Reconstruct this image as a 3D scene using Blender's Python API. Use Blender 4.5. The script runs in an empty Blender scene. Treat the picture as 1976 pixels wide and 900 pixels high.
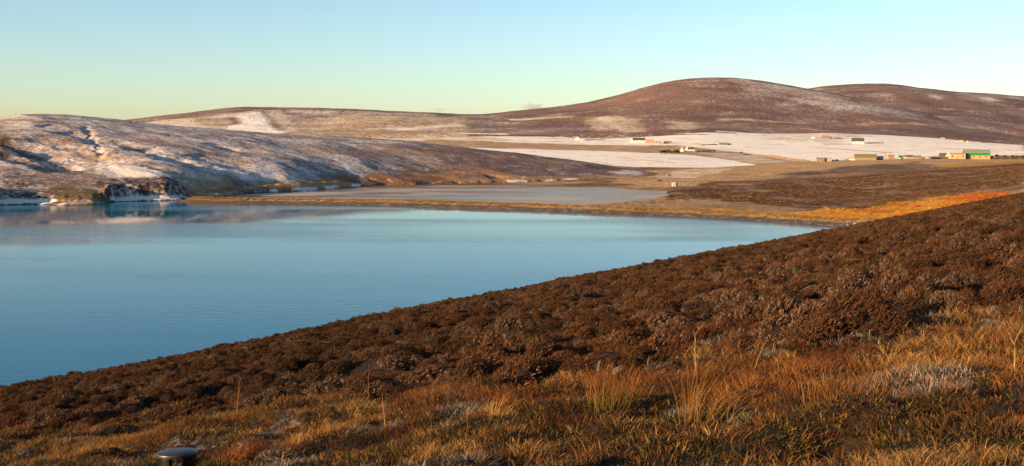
import bpy, math, random
import numpy as np
from mathutils import Vector

# ------------------------------------------------------------------ camera
F = 2119.0            # focal length in photo pixels (photo is 1976 x 900)
HZ = 270.0            # photo row of the true horizon
EYE = 30.0            # eye height above the water, metres
scene = bpy.context.scene
COL = scene.collection
cam = bpy.data.cameras.new('camera')
cam.sensor_width = 36.0
cam.lens = 36.0 * F / 1976.0
cam.shift_y = -(450.0 - HZ) / 1976.0
cam.clip_start = 0.1
cam.clip_end = 90000.0
cam_o = bpy.data.objects.new('camera', cam)
cam_o.location = (0, 0, EYE)
cam_o.rotation_euler = (math.pi / 2, 0, 0)
COL.objects.link(cam_o)
scene.camera = cam_o

# ------------------------------------------------------------------ sky, sun, exposure
SUN_EL, SUN_AZ = math.radians(9.5), math.radians(238.0)   # azimuth clockwise from straight ahead
world = bpy.data.worlds.new('World')
scene.world = world
world.use_nodes = True
wn = world.node_tree
sky = wn.nodes.new('ShaderNodeTexSky')
sky.sky_type = 'NISHITA'
sky.sun_disc = False
sky.sun_elevation = SUN_EL
sky.sun_rotation = SUN_AZ
sky.air_density, sky.dust_density, sky.ozone_density = 0.91, 0.5, 2.2
wn.links.new(sky.outputs[0], wn.nodes['Background'].inputs[0])
wn.nodes['Background'].inputs[1].default_value = 0.084
sl = bpy.data.lights.new('sun', 'SUN')
sl.energy = 5.0
sl.angle = math.radians(0.5)
sl.color = (1.0, 0.665, 0.355)
sun_o = bpy.data.objects.new('sun', sl)
sdir = Vector((math.sin(SUN_AZ) * math.cos(SUN_EL), math.cos(SUN_AZ) * math.cos(SUN_EL), math.sin(SUN_EL)))
sun_o.rotation_euler = (-sdir).to_track_quat('-Z', 'Y').to_euler()
sun_o.location = (-200, -200, 200)
COL.objects.link(sun_o)
vs = scene.view_settings
vs.view_transform = 'Standard'
vs.look = 'None'
vs.exposure = 1.5
vs.gamma = 1.0
vs.use_curve_mapping = False

# ------------------------------------------------------------------ numeric helpers
_rng = np.random.RandomState(7)
_perm = _rng.permutation(4096)
_grad = _rng.uniform(-1, 1, (4096, 2))


def perlin(x, y, seed=0):
    xi = np.floor(x).astype(np.int64); yi = np.floor(y).astype(np.int64)
    fx = x - xi; fy = y - yi
    sx = fx * fx * fx * (fx * (fx * 6 - 15) + 10); sy = fy * fy * fy * (fy * (fy * 6 - 15) + 10)

    def g(ix, iy, dx, dy):
        h = _perm[(_perm[(ix + seed * 131) & 4095] + iy * 17 + seed) & 4095]
        v = _grad[h]
        return v[..., 0] * dx + v[..., 1] * dy
    a = g(xi, yi, fx, fy); b = g(xi + 1, yi, fx - 1, fy)
    c = g(xi, yi + 1, fx, fy - 1); d = g(xi + 1, yi + 1, fx - 1, fy - 1)
    return (a + (b - a) * sx) * (1 - sy) + (c + (d - c) * sx) * sy


def fbm(x, y, wl, octs=4, seed=0, gain=0.5):
    s = 0; a = 1.0; f = 1.0 / wl
    for i in range(octs):
        s = s + a * perlin(x * f + 13.7 * i, y * f - 7.3 * i, seed + i)
        a *= gain; f *= 2.03
    return s * 1.6


def sstep(a, b, x):
    t = np.clip((x - a) / (b - a), 0, 1)
    return t * t * (3 - 2 * t)


def tps_fit(P, v, reg=1e-5):
    n = len(P)
    d2 = ((P[:, None] - P[None]) ** 2).sum(-1)
    K = 0.5 * d2 * np.log(d2 + 1e-12) + reg * np.eye(n)
    A = np.zeros((n + 3, n + 3)); A[:n, :n] = K
    A[:n, n] = 1; A[:n, n + 1:] = P; A[n, :n] = 1; A[n + 1:, :n] = P.T
    b = np.zeros(n + 3); b[:n] = v
    return np.linalg.solve(A, b)


def tps_eval(P, w, Q):
    out = w[len(P)] + Q @ w[len(P) + 1:]
    for i in range(len(P)):
        d2 = ((Q - P[i]) ** 2).sum(-1)
        out = out + w[i] * 0.5 * d2 * np.log(d2 + 1e-12)
    return out


def px_u(px):
    return (np.asarray(px, float) - 988.0) / F


def px_v(py):
    return (np.asarray(py, float) - HZ) / F


class Land:
    """A piece of terrain surveyed at known points (bearing, drop, distance), smooth between them."""

    def __init__(self, pts, extra=None, reg=1e-5, kb=0.35):
        p = np.array(pts, float)
        self.kb = kb
        self.P = np.stack([px_u(p[:, 0]), np.log(p[:, 2]) * kb], 1)
        self.w = tps_fit(self.P, -px_v(p[:, 1]), reg)
        self.extra = extra

    def z(self, X, Y, detail=True):
        X = np.asarray(X, float); Y = np.asarray(Y, float)
        sh = X.shape
        x = X.ravel(); y = Y.ravel()
        t = tps_eval(self.P, self.w, np.stack([x / y, np.log(y) * self.kb], 1))
        z = EYE + t * y
        if self.extra is not None and detail:
            z = z + self.extra(x, y, z)
        return z.reshape(sh)

    def hit(self, px, py, y0, y1, n=900):
        """first ground point met along a bearing -> X, Y, Z"""
        u, v = float(px_u(px)), float(px_v(py))
        Y = np.exp(np.linspace(math.log(y0), math.log(y1), n))
        z = self.z(u * Y, Y)
        d = z - (EYE - v * Y)
        k = np.where(d >= 0)[0]
        k = int(k[0]) if len(k) else int(np.argmax(d))
        return u * Y[k], Y[k], float(z[k])


def chart(X, Y):
    return X / Y, np.log(Y)


def in_poly(a, b, poly):
    inside = np.zeros(a.shape, bool)
    n = len(poly)
    j = n - 1
    for i in range(n):
        ai, bi = poly[i]; aj, bj = poly[j]
        c = ((bi > b) != (bj > b)) & (a < (aj - ai) * (b - bi) / (bj - bi + 1e-15) + ai)
        inside ^= c
        j = i
    return inside


def seg_dist(x, y, pl):
    """distance to a polyline, signed (+ on the right-hand side when walking along it), and fraction along"""
    best = np.full(x.shape, 1e9); sgn = np.zeros(x.shape); frac = np.zeros(x.shape)
    n = len(pl) - 1
    for i in range(n):
        ax, ay = pl[i]; bx, by = pl[i + 1]
        dx, dy = bx - ax, by - ay
        L2 = dx * dx + dy * dy
        t = np.clip(((x - ax) * dx + (y - ay) * dy) / L2, 0, 1)
        qx = x - ax - t * dx; qy = y - ay - t * dy
        d = np.hypot(qx, qy)
        s = dy * qx - dx * qy
        m = d < best
        best = np.where(m, d, best); sgn = np.where(m, s, sgn); frac = np.where(m, (i + t) / n, frac)
    return np.where(sgn >= 0, best, -best), frac


# ------------------------------------------------------------------ mesh helpers
def mesh_np(name, V, Fq, cols=None, attrs=None, smooth=True):
    """V (n,3), Fq (m,k) integer faces of one size"""
    me = bpy.data.meshes.new(name)
    V = np.asarray(V, np.float32); Fq = np.asarray(Fq, np.int32)
    m, k = Fq.shape
    me.vertices.add(len(V)); me.vertices.foreach_set('co', V.ravel())
    me.loops.add(m * k); me.loops.foreach_set('vertex_index', Fq.ravel())
    me.polygons.add(m)
    me.polygons.foreach_set('loop_start', np.arange(0, m * k, k, dtype=np.int32))
    me.polygons.foreach_set('loop_total', np.full(m, k, np.int32))
    me.polygons.foreach_set('use_smooth', np.full(m, smooth, bool))
    me.update(calc_edges=True)
    if cols is not None:
        a = me.attributes.new('Col', 'FLOAT_COLOR', 'POINT')
        c = np.ones((len(V), 4), np.float32); c[:, :3] = cols
        a.data.foreach_set('color', c.ravel())
    for nm, val in (attrs or {}).items():
        a = me.attributes.new(nm, 'FLOAT', 'POINT')
        a.data.foreach_set('value', np.asarray(val, np.float32).ravel())
    return me


def grid_faces(nr, nc):
    r, c = np.meshgrid(np.arange(nr - 1), np.arange(nc - 1), indexing='ij')
    i = (r * nc + c).ravel()
    return np.stack([i, i + 1, i + nc + 1, i + nc], 1)


def link(name, me, mat=None, parent=None, loc=None, rotz=0.0):
    o = bpy.data.objects.new(name, me)
    COL.objects.link(o)
    if mat is not None and me is not None and len(me.materials) == 0:
        me.materials.append(mat)
    if parent is not None:
        o.parent = parent
    if loc is not None:
        o.location = loc
    o.rotation_euler = (0, 0, rotz)
    return o


def tag(o, label=None, cat=None, group=None, kind=None):
    if label: o['label'] = label
    if cat: o['category'] = cat
    if group: o['group'] = group
    if kind: o['kind'] = kind
    return o


def empty(name, loc, rotz=0.0):
    o = bpy.data.objects.new(name, None)
    o.location = loc; o.rotation_euler = (0, 0, rotz)
    COL.objects.link(o)
    return o


class MB:
    """collects simple solids and makes one mesh of them"""

    def __init__(self):
        self.v = []; self.f = []

    def add(self, vs, fs):
        n = len(self.v)
        self.v += [tuple(p) for p in vs]
        self.f += [tuple(i + n for i in f) for f in fs]
        return self

    def box(self, x0, x1, y0, y1, z0, z1):
        return self.add([(x0, y0, z0), (x1, y0, z0), (x1, y1, z0), (x0, y1, z0), (x0, y0, z1), (x1, y0, z1), (x1, y1, z1), (x0, y1, z1)],
                        [(0, 3, 2, 1), (4, 5, 6, 7), (0, 1, 5, 4), (1, 2, 6, 5), (2, 3, 7, 6), (3, 0, 4, 7)])

    def gable(self, x0, x1, y0, y1, z0, zw, zr):
        ym = (y0 + y1) / 2
        return self.add([(x0, y0, z0), (x1, y0, z0), (x1, y1, z0), (x0, y1, z0), (x0, y0, zw), (x1, y0, zw), (x1, y1, zw), (x0, y1, zw), (x0, ym, zr), (x1, ym, zr)],
                        [(0, 3, 2, 1), (0, 1, 5, 4), (2, 3, 7, 6), (1, 2, 6, 9, 5), (3, 0, 4, 8, 7), (4, 5, 9, 8), (6, 7, 8, 9)])

    def roof(self, x0, x1, y0, y1, zw, zr, t=0.18, eav=0.3):
        ym = (y0 + y1) / 2
        k = (zr - zw) / (ym - y0)
        ya, yb, ze = y0 - eav, y1 + eav, zw - eav * k + 0.03
        zr = zr + 0.03
        p = [(ya, ze), (ym, zr), (yb, ze), (yb, ze + t), (ym, zr + t), (ya, ze + t)]
        vs = [(x0 - eav, y, z) for y, z in p] + [(x1 + eav, y, z) for y, z in p]
        fs = [(0, 1, 7, 6), (1, 2, 8, 7), (2, 3, 9, 8), (3, 4, 10, 9), (4, 5, 11, 10), (5, 0, 6, 11), (0, 5, 4, 1), (1, 4, 3, 2), (6, 7, 10, 11), (7, 8, 9, 10)]
        return self.add(vs, fs)

    def tube(self, pts, rads, n=6, cap=True):
        P = [Vector(p) for p in pts]
        base = len(self.v)
        for i, p in enumerate(P):
            d = (P[min(i + 1, len(P) - 1)] - P[max(i - 1, 0)]).normalized()
            a = d.cross(Vector((0.3, 1, 0.1))).normalized(); b = d.cross(a)
            for k in range(n):
                t = 2 * math.pi * k / n
                self.v.append(tuple(p + (a * math.cos(t) + b * math.sin(t)) * rads[i]))
        for i in range(len(P) - 1):
            for k in range(n):
                q = base + i * n
                self.f.append((q + k, q + (k + 1) % n, q + n + (k + 1) % n, q + n + k))
        if cap:
            self.f.append(tuple(base + k for k in range(n)))
            self.f.append(tuple(base + (len(P) - 1) * n + k for k in reversed(range(n))))
        return self

    def build(self, name, mat, parent=None, loc=None, rotz=0.0, smooth=False):
        me = bpy.data.meshes.new(name)
        me.from_pydata(self.v, [], self.f)
        if smooth:
            me.polygons.foreach_set('use_smooth', np.ones(len(me.polygons), bool))
        me.update()
        return link(name, me, mat, parent, loc, rotz)


# ------------------------------------------------------------------ materials
def new_mat(name):
    m = bpy.data.materials.new(name)
    m.use_nodes = True
    nt = m.node_tree
    return m, nt, nt.nodes['Principled BSDF']


def N(nt, t, **kw):
    n = nt.nodes.new(t)
    for k, v in kw.items():
        setattr(n, k, v)
    return n


def mixc(nt, fac, a, b, mode='MIX'):
    n = N(nt, 'ShaderNodeMix', data_type='RGBA', blend_type=mode)
    for sock, val in ((n.inputs[0], fac), (n.inputs[6], a), (n.inputs[7], b)):
        if hasattr(val, 'node'):
            nt.links.new(val, sock)
        elif isinstance(val, (int, float)):
            sock.default_value = val
        else:
            sock.default_value = (*val, 1)
    return n.outputs[2]


def math_n(nt, op, a, b=None, c=None):
    n = N(nt, 'ShaderNodeMath', operation=op)
    for i, val in enumerate((a, b, c)):
        if val is None: continue
        if hasattr(val, 'node'): nt.links.new(val, n.inputs[i])
        else: n.inputs[i].default_value = val
    return n.outputs[0]


def noise_n(nt, scale, detail=4.0, stretch=(1, 1, 1), rough=0.55, coord='Object', dist=0.0):
    tc = N(nt, 'ShaderNodeTexCoord')
    mp = N(nt, 'ShaderNodeMapping')
    mp.inputs['Scale'].default_value = stretch
    nt.links.new(tc.outputs[coord], mp.inputs[0])
    n = N(nt, 'ShaderNodeTexNoise')
    n.inputs['Scale'].default_value = scale
    n.inputs['Detail'].default_value = detail
    n.inputs['Roughness'].default_value = rough
    n.inputs['Distortion'].default_value = dist
    nt.links.new(mp.outputs[0], n.inputs['Vector'])
    return n.outputs[0]


def ramp(nt, fac, p0, p1):
    n = N(nt, 'ShaderNodeMapRange')
    n.inputs[1].default_value = p0; n.inputs[2].default_value = p1
    n.inputs[3].default_value = 0; n.inputs[4].default_value = 1
    nt.links.new(fac, n.inputs[0])
    return n.outputs[0]


def land_mat(name, fine, coarse, vary=0.5, snow_soft=0.25, bump=0.6, bump_dist=1.0, stretch=(1, 1, 1), snow_col=(0.87, 0.79, 0.68)):
    """ground cover: vertex colour (what grows there) broken up by noise, with snow lying in patches"""
    m, nt, b = new_mat(name)
    at = N(nt, 'ShaderNodeAttribute', attribute_name='Col')
    sn = N(nt, 'ShaderNodeAttribute', attribute_name='snow')
    nf = ramp(nt, noise_n(nt, 1.0 / fine, 5, stretch, 0.65), 0.28, 0.72)
    nc = ramp(nt, noise_n(nt, 1.0 / coarse, 5, stretch, 0.6), 0.28, 0.72)
    v = math_n(nt, 'MULTIPLY_ADD', nf, vary * 2.0, 1.0 - vary)
    hsv = N(nt, 'ShaderNodeHueSaturation')
    nt.links.new(v, hsv.inputs['Value'])
    nt.links.new(at.outputs['Color'], hsv.inputs['Color'])
    col = hsv.outputs[0]
    mixn = math_n(nt, 'ADD', math_n(nt, 'MULTIPLY', nf, 0.62), math_n(nt, 'MULTIPLY', nc, 0.38))
    # snow covers where the noise is under the snow amount
    d = math_n(nt, 'SUBTRACT', math_n(nt, 'MULTIPLY_ADD', sn.outputs['Fac'], 0.8, 0.1), mixn)
    fac = ramp(nt, d, -snow_soft, snow_soft * 0.6)
    col = mixc(nt, fac, col, snow_col)
    nt.links.new(col, b.inputs['Base Color'])
    b.inputs['Roughness'].default_value = 0.95
    b.inputs['Specular IOR Level'].default_value = 0.1
    bp = N(nt, 'ShaderNodeBump')
    bp.inputs['Strength'].default_value = bump
    bp.inputs['Distance'].default_value = bump_dist
    nt.links.new(mixn, bp.inputs['Height'])
    nt.links.new(bp.outputs[0], b.inputs['Normal'])
    return m


def plain_mat(name, col, rough=0.85, vary=0.25, scale=2.0, spec=0.3, metal=0.0, attr=False, coat=0.0):
    m, nt, b = new_mat(name)
    nf = noise_n(nt, scale, 4)
    v = math_n(nt, 'MULTIPLY_ADD', nf, vary * 2, 1 - vary)
    hsv = N(nt, 'ShaderNodeHueSaturation')
    nt.links.new(v, hsv.inputs['Value'])
    if attr:
        at = N(nt, 'ShaderNodeAttribute', attribute_name='Col')
        nt.links.new(at.outputs['Color'], hsv.inputs['Color'])
    else:
        hsv.inputs['Color'].default_value = (*col, 1)
    nt.links.new(hsv.outputs[0], b.inputs['Base Color'])
    b.inputs['Roughness'].default_value = rough
    b.inputs['Specular IOR Level'].default_value = spec
    b.inputs['Metallic'].default_value = metal
    b.inputs['Coat Weight'].default_value = coat
    return m


def plant_mat(name, instanced=True, transl=0.25):
    """leaf and blade colour from the mesh, tinted per plant"""
    m, nt, b = new_mat(name)
    at = N(nt, 'ShaderNodeAttribute', attribute_name='Col')
    col = at.outputs['Color']
    if instanced:
        ti = N(nt, 'ShaderNodeAttribute', attribute_name='tint')
        ti.attribute_type = 'INSTANCER'
        col = mixc(nt, 1.0, col, ti.outputs['Color'], 'MULTIPLY')
    nt.links.new(col, b.inputs['Base Color'])
    b.inputs['Roughness'].default_value = 0.8
    b.inputs['Specular IOR Level'].default_value = 0.15
    if transl > 0:
        tr = N(nt, 'ShaderNodeBsdfTranslucent')
        nt.links.new(col, tr.inputs[0])
        ms = N(nt, 'ShaderNodeMixShader')
        ms.inputs[0].default_value = transl
        out = nt.nodes['Material Output']
        nt.links.new(b.outputs[0], ms.inputs[1]); nt.links.new(tr.outputs[0], ms.inputs[2])
        nt.links.new(ms.outputs[0], out.inputs['Surface'])
    return m


# ground-cover colours (linear albedo)
HEATH = np.array([0.145, 0.083, 0.047])
HEATH_D = np.array([0.060, 0.035, 0.028])  # dark heath with the shade of the cove cliffs painted in
MOOR = np.array([0.185, 0.115, 0.092])
TAN = np.array([0.43, 0.265, 0.125])
TAN_L = np.array([0.48, 0.34, 0.20])
GOLD = np.array([0.50, 0.255, 0.032])
ORANGE = np.array([0.48, 0.16, 0.025])
RUST = np.array([0.20, 0.075, 0.03])
OLIVE = np.array([0.15, 0.12, 0.04])


def lerp(c0, c1, t):
    return c0 + (c1 - c0) * np.asarray(t)[..., None]


def land_grid(land, u0, u1, nu, y0, y1, ny, power=1.0, sink=0.0):
    a = np.linspace(u0, u1, nu)
    t = np.linspace(0, 1, ny) ** power
    b = np.exp(math.log(y0) + (math.log(y1) - math.log(y0)) * t)
    B, A = np.meshgrid(b, a, indexing='ij')
    X = A * B
    Z = land.z(X, B)
    if sink:
        Z = Z - sink * (1 - sstep(0, 1, (B - y0) / (0.09 * y0)))   # the near edge dips under the land in front
    return X, B, Z


def blur(m, k):
    for _ in range(2):
        for ax in (0, 1):
            p = np.pad(m, [(k, k) if i == ax else (0, 0) for i in (0, 1)], 'edge')
            c = np.cumsum(p, ax)
            c = np.concatenate([np.zeros_like(np.take(c, [0], ax)), c], ax)
            w = 2 * k + 1
            n_ = m.shape[ax]
            m = (np.take(c, range(w, w + n_), ax) - np.take(c, range(0, n_), ax)) / w
    return m


class Cover:
    """patches of ground cover surveyed on a piece of land"""

    def __init__(self, land, y0, y1):
        self.land, self.y0, self.y1 = land, y0, y1
        self.items = []

    def chart_pts(self, pix):
        out = []
        for px, py in pix:
            x, y, z = self.land.hit(px, py, self.y0, self.y1)
            out.append((x / y, math.log(y)))
        return out

    def world_pts(self, pix):
        return [self.land.hit(px, py, self.y0, self.y1)[:2] for px, py in pix]

    def poly(self, pix, col=None, snow=None, wob=1.0, seed=1, amt=1.0):
        self.items.append((self.chart_pts(pix), col, snow, wob, seed, amt))

    def apply(self, X, Y, C, S, wob_u=0.004, wob_b=0.02, wl=60, soft=2):
        a, b = chart(X, Y)
        for poly, col, snow, wob, seed, amt in self.items:
            wa = a + wob * wob_u * fbm(X, Y, wl, 4, seed)
            wb = b + wob * wob_b * fbm(X, Y, wl, 4, seed + 50)
            m = blur(in_poly(wa, wb, poly).astype(float), soft) * amt
            if col is not None:
                C = lerp(C, np.asarray(col), m)
            if snow is not None:
                S = S + (snow - S) * m
        return C, S


def land_object(name, X, Y, Z, C, S, mat):
    nr, nc = X.shape
    V = np.stack([X.ravel(), Y.ravel(), Z.ravel()], 1)
    me = mesh_np(name, V, grid_faces(nr, nc), C.reshape(-1, 3), {'snow': S.ravel()})
    o = link(name, me, mat)
    o['kind'] = 'structure'
    return o


# ================================================================== SETTING
# ---- lowest ground sheet out to the horizon, and the loch
gr = MB().add([(-45000, -45000, -9), (45000, -45000, -9), (45000, 45000, -9), (-45000, 45000, -9)], [(0, 1, 2, 3)])
ground = gr.build('ground', plain_mat('moor_ground', (0.12, 0.08, 0.05), vary=0.4, scale=0.01))
ground['kind'] = 'structure'

m, nt, b = new_mat('water')
b.inputs['Base Color'].default_value = (0.0, 0.105, 0.185, 1)
b.inputs['Roughness'].default_value = 0.035
b.inputs['IOR'].default_value = 1.17
b.inputs['Specular IOR Level'].default_value = 0.5
n1 = noise_n(nt, 0.35, 3, (1.0, 2.2, 1), 0.5)
n2 = noise_n(nt, 0.012, 3, (0.35, 1.6, 1), 0.5)
nt.links.new(math_n(nt, 'MULTIPLY_ADD', ramp(nt, n2, 0.40, 0.64), 0.10, 0.02), b.inputs['Roughness'])
h = math_n(nt, 'MULTIPLY', n1, math_n(nt, 'MULTIPLY_ADD', ramp(nt, n2, 0.42, 0.62), 3.0, 0.3))
bp = N(nt, 'ShaderNodeBump')
bp.inputs['Strength'].default_value = 0.35
bp.inputs['Distance'].default_value = 0.05
nt.links.new(h, bp.inputs['Height'])
nt.links.new(bp.outputs[0], b.inputs['Normal'])
WATER = m
water = MB().add([(-2500, -1500, 0), (700, -1500, 0), (700, 900, 0), (-2500, 900, 0)], [(0, 1, 2, 3)]).build('water', WATER)
water['kind'] = 'structure'

# ---- far hills ---------------------------------------------------------
def hill_detail(amp, wl, seed):
    def f(x, y, z):
        return amp * fbm(x, y, wl, 4, seed)
    return f


def fill_sides(pts):
    return pts


# second hill, right, furthest
H2 = Land([(1300, 215, 4300), (1480, 182, 4300), (1540, 174, 4300), (1620, 164, 4300), (1680, 161, 4300), (1740, 164, 4300), (1800, 172, 4300), (1860, 179, 4300), (1920, 183, 4300), (1976, 187, 4300), (2200, 205, 4300), (2600, 230, 4300),
           (1300, 245, 3000), (1560, 205, 3300), (1700, 200, 3300), (1850, 210, 3300), (1976, 220, 3300), (2400, 240, 3200), (1700, 250, 2600), (1976, 262, 2600), (2400, 268, 2500),
           (1300, 235, 5200), (1680, 190, 5400), (1976, 215, 5400), (2500, 240, 5400)], hill_detail(10, 500, 3))
X, Y, Z = land_grid(H2, 0.14, 0.80, 300, 2550, 5300, 150, sink=40)
C = lerp(np.broadcast_to(MOOR, X.shape + (3,)), MOOR * 0.72, sstep(-0.1, 0.5, fbm(X, Y, 300, 4, 4)))
S = np.full(X.shape, -0.10) + 0.14 * fbm(X, Y, 200, 4, 5)
cv = Cover(H2, 2600, 5200)
cv.poly([(1705, 180), (1722, 183), (1712, 187), (1700, 185)], snow=0.55)
cv.poly([(1795, 185), (1812, 188), (1822, 195), (1800, 190)], snow=0.95, wob=.4)
cv.poly([(1888, 183), (1905, 185), (1925, 203), (1910, 198), (1893, 190)], snow=0.75, wob=.6)
cv.poly([(1760, 168), (1976, 186), (1976, 194), (1760, 174)], snow=0.08)
C, S = cv.apply(X, Y, C, S, wl=90)
FAR = land_mat('far_moor', 11, 110, vary=0.32, snow_soft=0.45, bump=0.6, bump_dist=9.0)
land_object('far_hill', X, Y, Z, C, S, FAR)

# far ridge, left
R1 = Land([(-600, 232, 3000), (0, 238, 3000), (240, 234, 3000), (330, 223, 3000), (400, 216, 3000), (440, 209.5, 3000), (470, 208, 3000), (600, 210, 3000), (700, 213, 3000), (850, 219, 3000), (960, 223, 3000), (1100, 228, 3000), (1300, 235, 3000),
           (-600, 255, 2300), (240, 246, 2450), (440, 236, 2500), (530, 226, 2700), (600, 226, 2750), (560, 246, 2350), (700, 240, 2400), (850, 243, 2350), (1000, 245, 2300), (1300, 250, 2300),
           (-600, 265, 1800), (240, 262, 1800), (600, 262, 1900), (850, 258, 1950), (1100, 262, 1900),
           (-600, 250, 3900), (240, 250, 3900), (600, 235, 3900), (1000, 240, 3900)], hill_detail(5, 300, 9))
X, Y, Z = land_grid(R1, -0.75, 0.18, 380, 1750, 3700, 200, sink=40)
a, bb = chart(X, Y)
C = lerp(np.broadcast_to(MOOR * 0.95, X.shape + (3,)), MOOR * 0.7, sstep(-0.2, 0.5, fbm(X, Y, 220, 4, 11)))
S = np.full(X.shape, -0.05) + 0.10 * fbm(X, Y, 150, 4, 12)
cv = Cover(R1, 1780, 3300)
cv.poly([(540, 228), (560, 213), (760, 218), (860, 226), (760, 226), (640, 232), (560, 246)], snow=0.14)
cv.poly([(530, 236), (620, 230), (760, 224), (900, 226), (900, 262), (560, 262)], col=TAN * 0.62, snow=0.12)
cv.poly([(270, 237), (330, 231), (410, 224), (500, 213), (538, 212), (575, 252), (520, 262), (300, 262)], col=TAN_L * 0.75, snow=0.30, wob=.5)
cv.poly([(360, 228), (430, 226), (450, 247), (390, 242)], col=TAN * 0.7, snow=0.08)
cv.poly([(445, 226), (500, 215), (525, 235), (545, 256), (480, 262), (440, 250)], snow=0.93, wob=.6)
cv.poly([(437, 227), (456, 224), (468, 238), (445, 246)], col=MOOR, snow=-0.1, wob=.6)
cv.poly([(498, 214), (514, 213), (552, 250), (536, 254), (516, 232)], col=MOOR, snow=-0.05, wob=.4)
cv.poly([(512, 214), (536, 213), (566, 246), (550, 250), (530, 230)], col=TAN_L * .75, snow=0.25, wob=.4)
cv.poly([(700, 248), (900, 240), (900, 244), (760, 252)], snow=0.5)
C, S = cv.apply(X, Y, C, S, wl=60, wob_u=.003, wob_b=.02, soft=1)
land_object('far_ridge', X, Y, Z, C, S, FAR)

# big round hill
H1 = Land([(700, 236, 3300), (880, 226, 3300), (950, 220, 3300), (1050, 210.5, 3300), (1110, 204, 3300), (1180, 188, 3300), (1250, 166.5, 3300), (1300, 157, 3300), (1385, 152, 3300), (1450, 156, 3300), (1530, 167, 3250), (1600, 180, 3150), (1640, 189, 3100), (1720, 208, 3000), (1800, 227, 2900), (1900, 250, 2700), (1976, 266, 2550), (2150, 280, 2400), (2500, 285, 2300),
           (860, 247, 2450), (1000, 236, 2500), (1100, 225, 2700), (1200, 212, 2750), (1300, 196, 2800), (1385, 190, 2800), (1480, 196, 2800), (1600, 212, 2700), (1740, 236, 2500),
           (700, 262, 2000), (860, 260, 2050), (1050, 256, 2100), (1200, 245, 2200), (1350, 240, 2250), (1480, 246, 2200), (1600, 252, 2200), (1800, 264, 2100), (1900, 273, 2000), (1976, 279, 1950), (2500, 290, 1900),
           (700, 272, 1800), (1050, 268, 1850), (1350, 258, 1950), (1600, 266, 1950), (1976, 292, 1750), (2500, 296, 1700),
           (700, 260, 4200), (1100, 235, 4300), (1385, 185, 4300), (1600, 215, 4200), (1976, 275, 3600), (2500, 290, 3400)], hill_detail(4, 260, 21))
X, Y, Z = land_grid(H1, -0.20, 0.62, 560, 1820, 4100, 280, sink=25)
n = fbm(X, Y, 350, 5, 22)
C = lerp(np.broadcast_to(MOOR, X.shape + (3,)), MOOR * np.array([0.78, 0.72, 0.72]), sstep(-0.25, 0.35, n))
C = lerp(C, MOOR * np.array([1.25, 1.0, 0.8]), sstep(0.1, 0.6, fbm(X, Y, 240, 4, 26)) * 0.8)
S = np.full(X.shape, -0.14) + 0.12 * fbm(X, Y, 160, 4, 23)
cv = Cover(H1, 1840, 3300)
cv.poly([(1385, 152), (1450, 155), (1560, 173), (1680, 199), (1800, 226), (1740, 228), (1600, 212), (1500, 200), (1440, 180)], snow=0.16, wob=2.5)
cv.poly([(1300, 157), (1385, 152), (1440, 168), (1350, 170)], snow=0.06, wob=2.5)
cv.poly([(900, 240), (1010, 228), (1060, 226), (1060, 229), (1000, 234), (930, 243)], col=TAN_L * .7, snow=0.42, wob=.4)
cv.poly([(1060, 226), (1110, 223), (1110, 226), (1060, 229)], col=TAN * .7, snow=0.3, wob=.3)
cv.poly([(1130, 226), (1190, 222), (1240, 240), (1250, 252), (1200, 254), (1150, 252), (1135, 243)], col=TAN * 0.62, snow=0.2, wob=2.5)
cv.poly([(1150, 225), (1175, 223), (1210, 252), (1195, 252)], col=TAN_L * .7, snow=0.3, wob=.7)
cv.poly([(1290, 234), (1350, 236), (1350, 246), (1330, 252), (1290, 250)], col=TAN * .6, snow=0.16, wob=2.5)
cv.poly([(1380, 229), (1460, 231), (1470, 234), (1390, 233)], col=TAN_L * .6, snow=0.25, wob=.6)
cv.poly([(1480, 233), (1620, 240), (1620, 242), (1480, 236)], col=TAN * .7, snow=0.2, wob=.6)
cv.poly([(1650, 240), (1976, 262), (1976, 265), (1650, 243)], col=TAN * .55, snow=0.1, wob=.6)
C, S = cv.apply(X, Y, C, S, wl=60, wob_u=.003, wob_b=.02)
land_object('big_hill', X, Y, Z, C, S, FAR)

# ---- valley floor and moor on the right -----------------------------------
def on_water(pix):
    return [(float(px_u(p)) * EYE / float(px_v(q)), EYE / float(px_v(q))) for p, q in pix]


LAGOON = on_water([(300, 396), (740, 391), (1000, 394), (1120, 397), (1215, 388), (1295, 377), (1282, 369), (1160, 363), (1000, 359), (860, 359), (690, 364), (300, 364)])
SPIT_LINE = on_water([(0, 388), (380, 388), (740, 392), (1000, 400), (1300, 412), (1450, 420), (1600, 431), (1640, 437), (1700, 470)])


def valley_extra(x, y, z):
    d = 0.5 * fbm(x, y, 90, 4, 31) * sstep(420, 700, y) + 0.25 * fbm(x, y, 18, 3, 33) * sstep(395, 440, y) + 0.28 * fbm(x, y, 4.5, 3, 38) * sstep(395, 430, y) * (1 - sstep(800, 1000, y))
    zz_ = np.maximum(z + d, 0.35)
    s, _ = seg_dist(x, y, LAGOON + LAGOON[:1])
    ins = in_poly(x, y, LAGOON)
    sd = np.where(ins, -np.abs(s), np.abs(s)) + 4 * fbm(x, y, 30, 3, 34)
    zz_ = zz_ * sstep(0, 10, sd) + 0.25 * sstep(0, 10, sd) * 0 - 0.8 * (1 - sstep(-4, 3, sd))
    f, _ = seg_dist(x, y, SPIT_LINE)
    f = np.where((x < SPIT_LINE[-1][0] + 6), f, -50.0)
    zz_ = np.where(f > 0, zz_ - 6 * sstep(0, 6, f), zz_)
    return zz_ - z


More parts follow.
